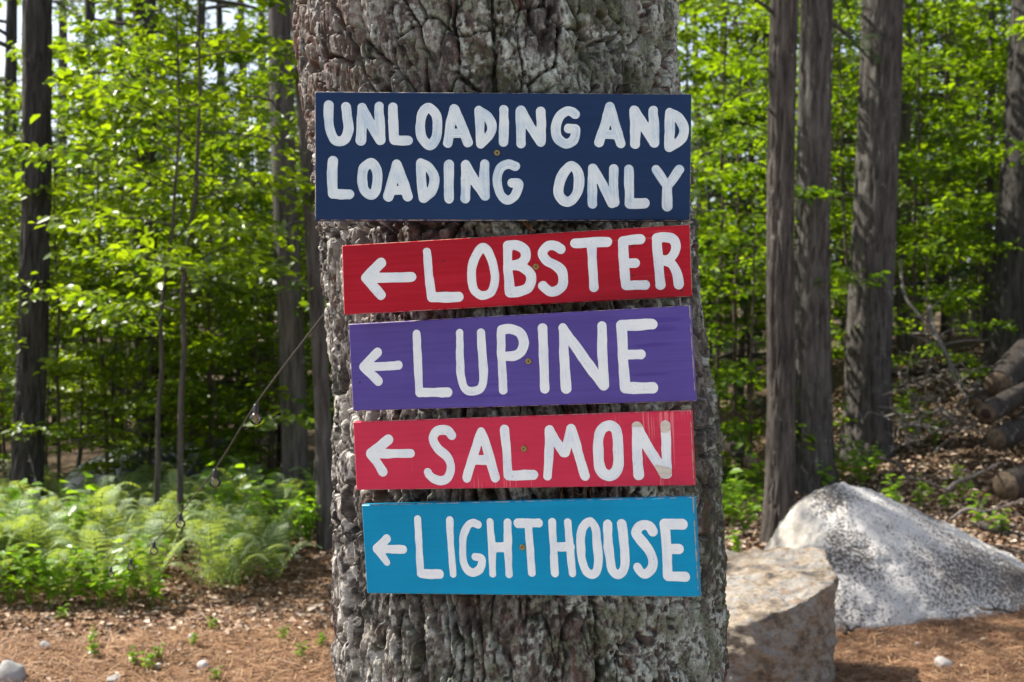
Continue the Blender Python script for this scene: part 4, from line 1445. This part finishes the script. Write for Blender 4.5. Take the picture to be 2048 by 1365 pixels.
for px, d, k_, s in [(130, 6.4, 1, 1), (60, 6.35, 1, 1.1), (20, 6.4, 1, 1), (200, 6.3, 1, 1), (250, 6.3, 2, 0.8), (270, 6.45, 2, 0.8), (175, 6.35, 0, 1.2), (100, 6.3, 2, 0.8), (300, 6.3, 0, 1.2), (460, 6.9, 1, 1), (500, 7.6, 2, 1), (560, 7.6, 1, 1), (590, 7.5, 1, 1),
                     (420, 7.5, 2, 1), (540, 7.0, 0, 1), (610, 7.9, 2, 1.2), (-40, 6.8, 2, 1), (225, 6.5, 0, 1), (150, 7.3, 2, 1.2), (40, 7.4, 2, 1.2), (300, 6.9, 1, 0.8), (620, 7.6, 2, 0.9), (520, 8.0, 2, 1.2), (450, 8.2, 2, 1.2)]:
    weed(*at_px(px, d), k_, s, 'green leafy seedling along the front of the fern bed', 'seedlings along the fern bed')
for px, d, k_, s in [(190, 5.4, 3, 1.2), (180, 5.6, 0, 0.8), (295, 5.2, 3, 1.2), (315, 5.3, 3, 1), (270, 5.25, 3, 1.1), (565, 5.6, 3, 1), (600, 5.3, 3, 1.1), (125, 6.1, 3, 1.1), (425, 5.9, 3, 1), (385, 5.5, 3, 0.9), (430, 5.0, 3, 0.9), (640, 5.5, 3, 1.0)]:
    weed(*at_px(px, d), k_, s * 0.55, 'tiny green sprout alone on the bare needle litter', 'sprouts on the open litter')
for px, d, k_, s in [(1700, 10.6, 1, 1.3), (1722, 10.2, 2, 1.1), (1680, 10.8, 1, 1.1), (1745, 10.8, 0, 1.4), (1480, 9.6, 2, 1.1), (1500, 9.2, 1, 1), (1465, 9.0, 2, 1), (1490, 8.6, 1, 1), (1515, 10.2, 2, 1.2), (1450, 10.5, 2, 1.3), (1925, 9.4, 1, 1), (1790, 9.0, 1, 1), (1840, 9.2, 0, 1.2),
                     (1890, 9.0, 0, 1), (1960, 8.4, 1, 0.9), (2000, 8.2, 0, 1), (1870, 11.4, 2, 1), (1830, 11.6, 2, 1), (1810, 12.2, 2, 1.2), (1655, 10.2, 1, 1), (1440, 8.6, 2, 1.2), (1480, 7.9, 0, 1)]:
    weed(*at_px(px, d), k_, s, 'bright seedling on the shaded slope behind the boulders', 'seedlings on the shaded slope')


# ------------------------------------------------------------------ rocks
def rock_mesh(name, pts, mat, sub=4, amp=0.02, freq=6, seed=0, amp2=0.006, strata=0.0):
    bm = bmesh.new()
    for p in pts:
        bm.verts.new(p)
    r_ = bmesh.ops.convex_hull(bm, input=bm.verts[:])
    bmesh.ops.delete(bm, geom=[g for g in r_['geom_interior'] if isinstance(g, bmesh.types.BMVert)], context='VERTS')
    bmesh.ops.triangulate(bm, faces=bm.faces[:])
    for i in range(sub):
        bmesh.ops.subdivide_edges(bm, edges=[e for e in bm.edges if e.calc_length() > 0.012], cuts=1, use_grid_fill=True, smooth=0.10 if (i < 2 and not strata) else 0)
    bmesh.ops.triangulate(bm, faces=bm.faces[:])
    for _ in range(1 if strata else 2):
        bmesh.ops.smooth_vert(bm, verts=bm.verts[:], factor=0.4, use_axis_x=True, use_axis_y=True, use_axis_z=True)
    bm.normal_update()
    for v in bm.verts:
        p = v.co * freq + Vector((seed, seed * 2, 0))
        h = mn.noise(p) * amp + mn.noise(p * 2.7) * amp * 0.4 + mn.turbulence(v.co * freq * 6, 3, False) * amp2
        # broken ledges
        cell = mn.voronoi(v.co * freq * 0.8 + Vector((seed, 0, 0)))[0]
        h += (cell[1] - cell[0]) * amp * 0.5
        if strata:
            sv = v.co.z * 0.8 + v.co.x * 0.35 + mn.noise(v.co * 4) * 0.05
            ph = (sv * 17) % 1.0
            h += strata * (abs(ph - 0.5) * 2 - 0.5) * (0.4 + mn.noise(v.co * 3 + Vector((9, 0, 0))))
        v.co += v.normal * h
    me = bpy.data.meshes.new(name)
    bm.to_mesh(me)
    bm.free()
    me.polygons.foreach_set('use_smooth', np.ones(len(me.polygons), dtype=bool))
    me.materials.append(mat)
    return me


m, n, l, b = new_mat('speckled_white_stone')
t1 = noise_node(n, l, 62, 3, 0.8)
t2 = noise_node(n, l, 2.2, 3, 0.5)
sep = n.new('ShaderNodeMath')
sep.operation = 'MULTIPLY_ADD'
sep.inputs[1].default_value = 0.65
l.new(t2.outputs['Fac'], sep.inputs[0])
l.new(t1.outputs['Fac'], sep.inputs[2])
r = ramp(n, [(0.78, (0.62, 0.595, 0.56)), (0.83, (0.48, 0.455, 0.425)), (0.868, (0.20, 0.175, 0.15)), (0.95, (0.09, 0.077, 0.065))])
l.new(sep.outputs[0], r.inputs[0])
# warm clean quartz on the broken end
co = n.new('ShaderNodeTexCoord')
sx = n.new('ShaderNodeSeparateXYZ')
l.new(co.outputs['Object'], sx.inputs[0])
t7 = noise_node(n, l, 5, 4, 0.6)
ma = n.new('ShaderNodeMath')
ma.operation = 'MULTIPLY_ADD'
ma.inputs[1].default_value = 0.35
l.new(t7.outputs['Fac'], ma.inputs[0])
l.new(sx.outputs['X'], ma.inputs[2])
rr2 = ramp(n, [(0.0, (1, 1, 1)), (0.30, (1, 1, 1)), (0.42, (0, 0, 0))])
ad = n.new('ShaderNodeMath')
ad.operation = 'ADD'
ad.inputs[1].default_value = 0.75
l.new(ma.outputs[0], ad.inputs[0])
l.new(ad.outputs[0], rr2.inputs[0])
mx = n.new('ShaderNodeMixRGB')
mx.inputs[2].default_value = (0.66, 0.60, 0.51, 1)
l.new(rr2.outputs[0], mx.inputs[0])
l.new(r.outputs[0], mx.inputs[1])
l.new(mx.outputs[0], b.inputs['Base Color'])
b.inputs['Roughness'].default_value = 0.8
tb = noise_node(n, l, 45, 5, 0.75)
bump(n, l, tb.outputs['Fac'], b, 0.7, 0.02)
M['white_rock'] = m

m, n, l, b = new_mat('tan_ledge_stone')
t1 = noise_node(n, l, 6.5, 7, 0.75, stretch=(1, 1, 1.8))
r = ramp(n, [(0.36, (0.09, 0.09, 0.097)), (0.43, (0.24, 0.18, 0.12)), (0.50, (0.40, 0.32, 0.235)), (0.56, (0.34, 0.33, 0.31)), (0.63, (0.27, 0.175, 0.105)), (0.70, (0.40, 0.35, 0.29))])
l.new(t1.outputs['Fac'], r.inputs[0])
t2 = noise_node(n, l, 24, 6, 0.7, stretch=(1, 1, 2.2))
mx = n.new('ShaderNodeMixRGB')
mx.blend_type = 'OVERLAY'
mx.inputs[0].default_value = 0.7
l.new(r.outputs[0], mx.inputs[1])
l.new(t2.outputs['Fac'], mx.inputs[2])
l.new(mx.outputs[0], b.inputs['Base Color'])
b.inputs['Roughness'].default_value = 0.8
tb = noise_node(n, l, 14, 7, 0.7, stretch=(1, 1, 2.2))
bump(n, l, tb.outputs['Fac'], b, 1.0, 0.06)
M['tan_rock'] = m
M['grey_rock'] = plain('grey_stone', (0.30, 0.29, 0.28), 0.85, 0.3, 0, 0.4, 14, None, 0.6, 0.01)
M['pale_rock'] = plain('pale_stone', (0.50, 0.47, 0.43), 0.85, 0.3, 0, 0.3, 14, None, 0.6, 0.01)


def rock_px(name, label, pts, mat, cat='boulder', **k):
    w_ = [P(*p) for p in pts]
    cx = sum(p.x for p in w_) / len(w_)
    cy_ = sum(p.y for p in w_) / len(w_)
    base = Vector((cx, cy_, gz(cx, cy_)))
    o = link(name, rock_mesh(name, [p - base for p in w_], mat, **k), None, base)
    return tag(o, label, cat)


rock_px('boulder', 'big white boulder with dark speckles and a pointed top',
        [(1685, 966, 6.75), (1640, 980, 6.6), (1592, 1018, 6.5), (1545, 1075, 6.6), (1525, 1115, 6.7), (1530, 1250, 6.4), (1650, 1275, 6.0), (1672, 1262, 5.95), (1700, 1010, 6.5), (1800, 1262, 6.05), (1900, 1240, 6.1),
         (1790, 1012, 6.9), (1890, 1066, 6.9), (1990, 1118, 6.8), (2075, 1160, 6.7), (2140, 1205, 6.6), (1990, 1225, 6.3), (2100, 1230, 6.45), (1700, 980, 7.3), (1600, 1030, 7.5), (1950, 1080, 7.6), (1560, 1200, 7.6), (2060, 1180, 7.6)],
        M['white_rock'], sub=5, amp=0.022, freq=4.5, seed=3, amp2=0.012)
rock_px('boulder', 'tan and grey broken ledge rock low beside the sign tree',
        [(1330, 1120, 5.3), (1450, 1116, 5.4), (1560, 1096, 5.45), (1646, 1103, 5.35), (1668, 1160, 4.95), (1660, 1172, 4.85), (1600, 1205, 4.62), (1500, 1250, 4.45), (1380, 1270, 4.4), (1270, 1230, 4.6),
         (1300, 1500, 4.35), (1480, 1500, 4.3), (1600, 1480, 4.45), (1664, 1440, 4.8), (1650, 1400, 5.4), (1300, 1420, 5.4)],
        M['tan_rock'], sub=6, amp=0.034, freq=4.2, seed=8, amp2=0.008, strata=0.020)
rock_px('boulder', 'pale grey rock edge beyond the white boulder', [(2010, 1120, 7.9), (2035, 1092, 8.0), (2080, 1085, 8.1), (2140, 1110, 8.1), (2150, 1170, 8.0), (2010, 1170, 7.8), (2080, 1190, 7.7), (2060, 1120, 8.5)], M['pale_rock'], sub=4, amp=0.02, freq=6, seed=9)
for name, label, px, py, wpx, hpx, mt, sd in [
        ('stone', 'small bright white stone alone on the needle litter', 1888, 1334, 40, 22, M['pale_rock'], 1),
        ('stone', 'blue grey rock with a flat lit face on the litter', 22, 1368, 66, 44, M['grey_rock'], 2),
        ('stone', 'low flat grey stone on the litter beside the grey rock', 228, 1364, 36, 14, M['grey_rock'], 3),
        ('stone', 'pale cobble on the litter below the fern bed', 92, 1296, 28, 15, M['grey_rock'], 4),
        ('stone', 'white cobble on the litter beside a green sprout', 404, 1336, 26, 18, M['pale_rock'], 5),
        ('stone', 'rounded pale pebble under the thin sapling stem', 385, 1280, 20, 12, M['pale_rock'], 6),
        ('stone', 'chalky pebble close to the sign tree on the litter', 318, 1335, 18, 11, M['pale_rock'], 7),
        ('stone', 'weathered pebble by the foot of the white boulder', 1835, 1292, 14, 8, M['pale_rock'], 8)]:
    d = CH * F / (py - 682.5)
    x = (px - 1024) / F * d
    d = d * (CH - gz(x, d)) / CH
    x = (px - 1024) / F * d
    r_ = random.Random(sd)
    wv, hv = wpx / F * d / 2, hpx / F * d
    pts = [Vector((wv * math.cos(a) * r_.uniform(0.75, 1), wv * 0.8 * math.sin(a) * r_.uniform(0.75, 1), hv * z_)) for a in [q * 0.9 for q in range(7)] for z_ in (-0.35, r_.uniform(0.35, 0.7))] + [Vector((wv * r_.uniform(-0.4, 0.4), 0, hv))]
    o = link(name, rock_mesh(name, pts, mt, sub=2, amp=wv * 0.12, freq=1.2 / wv, seed=sd, amp2=wv * 0.03), None, (x, d, gz(x, d)))
    tag(o, label, 'stone', 'stones lying on the litter')

# ------------------------------------------------------------------ logs and brush
M['cut'] = plain('sawn_log_end', (0.13, 0.098, 0.070), 0.9, 0.1, 0, 0.6, 30, None, 0.4, 0.004)
M['log_bark'] = bark_mat('log_bark', (0.04, 0.032, 0.027), (0.11, 0.092, 0.078), (0.27, 0.28, 0.23), 1.6, 0.5)


def log(label, a, b_, r0, group=None, seed=1):
    root = thing('log', label, 'log', a, 0, group)
    dv = (b_ - a)
    n_ = 14
    pts = np.array([(dv * t)[:] for t in np.linspace(0, 1, n_)])
    pts[:, 2] += 0.02 * np.sin(np.linspace(0, 5, n_) + seed)
    V, Q, T = tube_np(pts, r0 * np.linspace(1, 0.85, n_), 22, True, 0.10, seed)
    me = mesh_np('bark', V, [Q], M['log_bark'])
    link('bark', me, root)
    for e, (p, nxt) in enumerate(((pts[0], pts[1]), (pts[-1], pts[-2]))):
        ax = unit(p - nxt)
        ra = r0 * (1 if e == 0 else 0.85) * 0.955
        V2, Q2, T2 = tube_np(np.array([p - ax * 0.02, p + ax * 0.004]), [ra, ra * 0.985], 22, True)
        ce = link('cut_end', mesh_np('cut_end', V2, [Q2, T2], M['cut'], False), root)
        if e == 0 and 'hollow' in label:
            V3, Q3, T3 = tube_np(np.array([p, p + ax * 0.008]), [ra * 0.55, ra * 0.5], 16, True)
            link('hollow', mesh_np('hollow', V3, [Q3, T3], M['hole'], False), ce)
    return root


GLG = 'sawn logs of the pile'
for label, a, b_, r0, sd in [
        ('lichened log lying uppermost across the log pile', P(1998, 775, 10.4), P(2150, 590, 11.8), 0.145, 1),
        ('hollow ended log jutting from the middle of the pile', P(1972, 832, 9.9), P(2140, 720, 10.9), 0.098, 2),
        ('dark ended log lowest in the pile', P(1992, 878, 9.8), P(2190, 790, 10.8), 0.098, 3),
        ('short sawn log tucked behind the hollow ended log', P(2038, 842, 10.1), P(2200, 740, 10.9), 0.07, 4),
        ('thick log at the back of the pile under the uppermost log', P(1955, 812, 11.0), P(2140, 705, 11.6), 0.11, 5),
        ('half buried log below the log pile', P(2012, 972, 8.9), P(2210, 930, 9.5), 0.125, 6),
        ('long mossy log resting beside the pile in shade', P(2075, 800, 10.2), P(2290, 690, 11.0), 0.12, 7)]:
    log(label, a, b_, r0, GLG, sd)
log('weathered fallen trunk lying behind the slim brown trunk', P(1430, 950, 11.5), P(1560, 960, 10.8), 0.07, None, 8)
log('short rotting log end by the slim brown trunk', P(1500, 925, 9.9), P(1450, 880, 10.6), 0.07, None, 9)
log('pale fallen trunk lying across the slope behind the brush', P(1780, 745, 14.0), P(2010, 722, 13.2), 0.06, None, 10)

GB = 'dead branches of the brush pile'
rb = random.Random(12)


def branch(px0, py0, px1, py1, d0, d1, r0, label, group=None, kink=0.06, mat='deadwood', side=True):
    a, c = P(px0, py0, d0), P(px1, py1, d1)
    a.z = max(a.z, gz(a.x, a.y) + r0 * 0.5)
    c.z = max(c.z, gz(c.x, c.y) + r0 * 0.4)
    ln = (c - a).length
    pts = [a - a]
    for t in (0.25, 0.5, 0.75):
        q = (c - a) * t + Vector((rb.gauss(0, kink), rb.gauss(0, kink), rb.gauss(0, kink))) * ln * 0.6
        wz = a + q
        q.z = max(q.z, gz(wz.x, wz.y) + r0 * 0.4 - a.z)
        pts.append(q)
    pts.append(c - a)
    cc = catmull([p[:] for p in pts], 5)
    mb = MB()
    mb.tube(cc, np.linspace(r0, r0 * 0.35, len(cc)), 6, rough=0.25)
    if side:
        for k_ in range(rb.randint(1, 3)):
            i = rb.randint(4, len(cc) - 5)
            dv = Vector((rb.gauss(0, 1), rb.gauss(0, 0.5), rb.uniform(0, 1.0))).normalized() * ln * rb.uniform(0.12, 0.3)
            mb.tube(np.array([cc[i], cc[i] + np.array(dv[:]) * 0.5 + [0, 0, 0.02], cc[i] + np.array(dv[:])]), [r0 * 0.5, r0 * 0.35, r0 * 0.15], 5)
    o = link('dead_branch', mb.mesh('dead_branch', M[mat]), None, a)
    return tag(o, label, 'branch', group)


branch(1858, 610, 1935, 800, 12.0, 10.8, 0.030, 'pale forked dead branch leaning against the brush pile', kink=0.04)
branch(1800, 520, 1925, 770, 12.2, 11.0, 0.020, 'long thin grey dead branch slanting down to the brush', kink=0.05)
branch(1760, 915, 1905, 985, 9.4, 8.6, 0.020, 'dark curved stick on the slope above the boulder', mat='bark_dark')
branch(1890, 985, 2000, 925, 8.9, 9.0, 0.022, 'straight grey stick on the leaf litter below the logs')
branch(1900, 1040, 2048, 1000, 8.2, 8.0, 0.014, 'arched grey twig in front of the half buried log')
branch(1960, 1215, 2030, 1225, 6.05, 5.9, 0.010, 'small dark root like stick by the foot of the white boulder', mat='bark_brown')
branch(1690, 1268, 1720, 1252, 5.8, 5.9, 0.012, 'short broken stick at the foot of the white boulder', mat='bark_brown')
branch(1960, 1050, 2060, 1075, 8.3, 8.1, 0.035, 'orange brown rotten stick on the slope', mat='bark_brown')
branch(580, 470, 620, 452, 11, 10.9, 0.014, 'bare grey twig poking out beside the grey trunk', mat='deadwood')
branch(140, 880, 205, 870, 9.5, 9.6, 0.010, 'crooked bare grey twig among the leaves by the dark pine', mat='deadwood', side=False)
branch(400, 1075, 402, 1230, 6.9, 6.5, 0.006, 'thin bare stick standing in the litter below the ferns', mat='bark_brown', side=False, kink=0.02)
for i in range(60):
    px, py = rb.uniform(1790, 1990), rb.uniform(730, 880)
    d = 10.2 + (880 - py) / 150 * 2.2 + rb.uniform(-0.3, 0.3)
    a = rb.uniform(0, 3.14)
    ln = rb.uniform(60, 170)
    branch(px - math.cos(a) * ln / 2, py + math.sin(a) * ln * 0.25, px + math.cos(a) * ln / 2, py - math.sin(a) * ln * 0.25, d + rb.uniform(-0.4, 0.4), d + rb.uniform(-0.4, 0.4), rb.uniform(0.005, 0.016),
           'bleached dead branch tangled in the brush pile', GB, 0.12)
for i in range(14):
    px, py = rb.uniform(1700, 2040), rb.uniform(940, 1080)
    d = rb.uniform(7.8, 9.6)
    a = rb.uniform(0, 3.14)
    ln = rb.uniform(40, 120)
    x, y = at_px(px, d)
    y2 = d + math.sin(a) * 0.5
    za, zb = gz(x, d), gz(*at_px(px + math.cos(a) * ln, y2))
    pya = 682.5 + (CH - za - 0.01) * F / d
    pyb = 682.5 + (CH - zb - 0.01) * F / y2
    branch(px, pya, px + math.cos(a) * ln, pyb, d, y2, rb.uniform(0.004, 0.012), 'thin stick lying on the shaded leaf litter slope', 'sticks on the litter slope', 0.05)

# ------------------------------------------------------------------ litter
def litter(nm, label, N, gen, L, W, mat, seed, flat=0.35, narrow=False):
    r = np.random.default_rng(seed)
    x, y = gen(r, N)
    z = gh(x, y) + 0.004 + r.random(len(x)) * 0.012
    a = r.uniform(0, 6.283, len(x))
    d = np.stack([np.cos(a), np.sin(a), r.normal(0, flat * 0.6, len(x))], 1)
    nr = np.stack([r.normal(0, flat, len(x)), r.normal(0, flat, len(x)), np.ones(len(x))], 1)
    Ls = L * r.uniform(0.5, 1.25, len(x))
    if narrow:
        s = unit(np.cross(unit(d), unit(nr)))
        p = np.stack([x, y, z], 1)
        V = np.stack([p - s * W, p + s * W, p + unit(d) * Ls[:, None] + s * W * 0.6, p + unit(d) * Ls[:, None] - s * W * 0.6], 1).reshape(-1, 3)
        me = mesh_np(nm, V, np.arange(len(V)).reshape(-1, 4), mat, False, np.repeat(r.random(len(x)), 4))
    else:
        V, Q, T = leaves(np.stack([x, y, z], 1), d, nr, Ls, Ls * W, r.random(len(x)), 0.3)
        me = mesh_np(nm, V, Q, mat, False, T)
    return tag(link(nm, me), label, 'litter', kind='stuff')


def tint_mat(name, stops, rough=0.8):
    m, n, l, b = new_mat(name)
    at = n.new('ShaderNodeAttribute')
    at.attribute_name = 'tint'
    r = ramp(n, stops)
    l.new(at.outputs['Fac'], r.inputs[0])
    l.new(r.outputs[0], b.inputs['Base Color'])
    b.inputs['Roughness'].default_value = rough
    b.inputs['Specular IOR Level'].default_value = 0.25
    return m


M['litter_needle'] = tint_mat('fallen_needles', [(0, (0.11, 0.055, 0.03)), (0.5, (0.26, 0.13, 0.066)), (1, (0.42, 0.27, 0.15))], 0.6)
M['litter_leaf'] = tint_mat('fallen_leaves', [(0, (0.10, 0.055, 0.035)), (0.45, (0.26, 0.165, 0.105)), (0.8, (0.42, 0.31, 0.215)), (1, (0.55, 0.46, 0.36))], 0.55)


def gen_open(r, N):
    d = 4.2 / (1 - r.random(N) * 0.46)
    px = r.uniform(-150, 2200, N)
    return (px - 1024) / F * d, d


def gen_leafbelt(r, N):
    d = 5.95 + 3.0 * r.random(N) ** 1.3 + r.normal(0, 0.15, N)
    px = r.uniform(-150, 760, N)
    return (px - 1024) / F * d, d


def gen_slope(r, N):
    d = r.uniform(7.0, 15.5, N)
    px = r.uniform(900, 2200, N)
    return (px - 1024) / F * d, d


litter('needle_litter', 'carpet of fallen rust coloured pine needles', 110000, gen_open, 0.085, 0.0017, M['litter_needle'], 1, 0.25, True)
litter('leaf_litter', 'scattered dry leaves on the open needle litter', 2200, gen_open, 0.03, 0.6, M['litter_leaf'], 2)
litter('leaf_litter', 'belt of pale dry leaves along the fern bed', 8000, gen_leafbelt, 0.042, 0.62, M['litter_leaf'], 3)
litter('leaf_litter', 'dry leaves covering the shaded slope below the log pile', 34000, gen_slope, 0.06, 0.62, M['litter_leaf'], 4)

# ------------------------------------------------------------------ string light
bul = [(512, 838, 3.1), (430, 965, 3.5), (361, 1048, 4.15), (308, 1103, 4.75), (262, 1135, 5.3), (222, 1150, 5.85), (187, 1153, 6.3), (165, 1146, 6.7), (142, 1128, 7.05), (125, 1100, 7.4), (108, 1068, 7.7), (92, 1037, 8.0), (80, 1005, 8.3), (70, 965, 8.5), (60, 922, 8.62), (50, 882, 8.68), (46, 838, 8.72), (40, 788, 8.76), (35, 740, 8.8)]
m, n, l, b = new_mat('clear_bulb_glass')
n.clear()
out = n.new('ShaderNodeOutputMaterial')
gl = n.new('ShaderNodeBsdfGlossy')
gl.inputs['Roughness'].default_value = 0.04
tr = n.new('ShaderNodeBsdfTransparent')
tr.inputs[0].default_value = (0.97, 0.98, 0.98, 1)
lw = n.new('ShaderNodeLayerWeight')
lw.inputs[0].default_value = 0.36
mx = n.new('ShaderNodeMixShader')
l.new(lw.outputs['Fresnel'], mx.inputs[0])
l.new(tr.outputs[0], mx.inputs[1])
l.new(gl.outputs[0], mx.inputs[2])
l.new(mx.outputs[0], out.inputs[0])
M['glass'] = m
M['black'] = plain('black_rubber', (0.018, 0.018, 0.02), 0.5)
M['filament'] = plain('amber_filament', (0.55, 0.24, 0.05), 0.4)
sl = thing('string_light', 'string of clear globe bulbs on a black cable sagging from the sign tree', 'string light', P(640, 640, 2.25))
o0 = Vector(sl.location)
SOCK = 0.040
path = [P(690, 580, 2.2), P(632, 650, 2.4)] + [P(x, y, d) + Vector((0, 0, SOCK)) for x, y, d in bul] + [P(30, 690, 8.82), P(27, 640, 8.84)]
V, Q, T = tube_np(catmull([(p - o0)[:] for p in path], 6), 0.0022, 6)
link('cable', mesh_np('cable', V, [Q, T], M['black']), sl)
th = np.linspace(0, np.pi, 13)


def lathe(prof, sides=18):
    pr = np.array(prof)
    a = np.arange(sides) / sides * 2 * np.pi
    V = np.stack([pr[:, 0][:, None] * np.cos(a), pr[:, 0][:, None] * np.sin(a), pr[:, 1][:, None] * np.ones(sides)], -1).reshape(-1, 3)
    i = np.arange(len(pr) - 1)[:, None] * sides
    j = np.arange(sides)[None, :]
    return V, np.stack([i + j, i + (j + 1) % sides, i + sides + (j + 1) % sides, i + sides + j], -1).reshape(-1, 4)


R_ = 0.0175
Vg, Qg = lathe([(R_ * math.sin(a), -R_ * math.cos(a)) for a in np.linspace(0.02, 2.62, 14)] + [(0.0075, 0.021)])
glass_me = mesh_np('bulb', Vg, Qg, M['glass'])
Vs_, Qs_ = lathe([(0.0, 0.040), (0.005, 0.040), (0.0075, 0.036), (0.0082, 0.020), (0.0082, 0.016), (0.0, 0.016)], 12)
sock_me = mesh_np('socket', Vs_, Qs_, M['black'])
mbf = MB()
mbf.tube([(0.003, 0, 0.016), (0.004, 0, 0.004), (0.002, 0, -0.006), (-0.003, 0, -0.002), (-0.004, 0, 0.006), (-0.003, 0, 0.016)], 0.0012, 5)
fil_me = mbf.mesh('filament', M['filament'])
for x, y, d in bul:
    bo = link('bulb', glass_me, sl)
    bo.location = P(x, y, d) - o0
    link('socket', sock_me, bo)
    link('filament', fil_me, bo)

# ------------------------------------------------------------------ tarp and shed
m_tarp = plain('dark_tarp', (0.055, 0.065, 0.07), 0.32, 0.5, 0, 0.3, 4)
gx, gy = np.meshgrid(np.linspace(-1, 1, 90), np.linspace(-1, 1, 60))
prof = np.clip(1 - (np.abs(gx) ** 2.4 + np.abs(gy) ** 2.2), 0, 1) ** 0.6
tz = 0.50 * prof * (0.55 + 0.5 * fbm(gx * 1.6 + 4, gy * 1.4, 5, 3)) + 0.22 * prof * sstep(0.2, 0.75, gx) * fbm(gx * 3, gy * 2, 6, 2)
rid = np.abs(fbm(gx * 3 + gy, gy * 4, 8, 3) - 0.5)
tz = tz + (0.10 * (0.2 - rid) + 0.03 * (fbm(gx * 11, gy * 9, 9, 2) - 0.5)) * (0.25 + prof)
cxy = at_px(335, 11.4)
tx, ty = cxy[0] + gx * 0.95 + 0.05 * np.sin(gy * 7), cxy[1] + gy * 0.75 + 0.05 * np.sin(gx * 9)
tzz = gh(tx, ty) + np.maximum(tz, 0) + 0.012
q = np.arange(59)[:, None] * 90 + np.arange(89)[None, :]
Qt = np.stack([q, q + 1, q + 91, q + 90], -1).reshape(-1, 4)
tb_ = np.array([cxy[0], cxy[1], gz(*cxy)])
tarp = link('tarp', mesh_np('tarp', np.stack([tx, ty, tzz], -1).reshape(-1, 3) - tb_, Qt, m_tarp), None, tb_)
tag(tarp, 'crumpled dark grey tarp over a low heap behind the ferns', 'tarp')

m_wall = plain('grey_siding', (0.30, 0.31, 0.33), 0.7, 0.3, 0, 0.12, 3, (1, 1, 8))
m_roof = plain('dark_shingle', (0.06, 0.06, 0.065), 0.85, 0.2, 0, 0.3, 8)
shed = thing('shed', 'low grey shed with dark roof half hidden beyond the dark pine', 'shed', (*at_px(-150, 19), gz(*at_px(-150, 19))))


def box_me(name, x0, x1, y0, y1, z0, z1, mat):
    V = np.array([(x, y, z) for x in (x0, x1) for y in (y0, y1) for z in (z0, z1)])
    Qb = np.array([(0, 1, 3, 2), (4, 6, 7, 5), (0, 4, 5, 1), (2, 3, 7, 6), (0, 2, 6, 4), (1, 5, 7, 3)])
    return mesh_np(name, V, Qb, mat, False)


link('wall', box_me('wall', -2.2, 1.5, -1.2, 1.2, -0.2, 1.35, m_wall), shed)
Vr = np.array([(-2.5, -1.5, 1.25), (1.8, -1.5, 1.25), (1.8, 0, 2.05), (-2.5, 0, 2.05), (-2.5, 1.5, 1.25), (1.8, 1.5, 1.25),
               (-2.5, -1.5, 1.37), (1.8, -1.5, 1.37), (1.8, 0, 2.17), (-2.5, 0, 2.17), (-2.5, 1.5, 1.37), (1.8, 1.5, 1.37)])
Qr = np.array([(6, 7, 8, 9), (9, 8, 11, 10), (0, 3, 2, 1), (3, 4, 5, 2), (0, 1, 7, 6), (4, 10, 11, 5), (1, 2, 8, 7), (2, 5, 11, 8), (0, 6, 9, 3), (3, 9, 10, 4)])
link('roof', mesh_np('roof', Vr, Qr, m_roof, False), shed)
wi = link('window', box_me('window', 0.85, 1.3, -1.23, -1.19, 0.45, 1.05, plain('window_glass', (0.03, 0.035, 0.04), 0.1)), shed)
link('frame', box_me('frame', 0.80, 0.85, -1.25, -1.19, 0.42, 1.08, m_wall), wi)
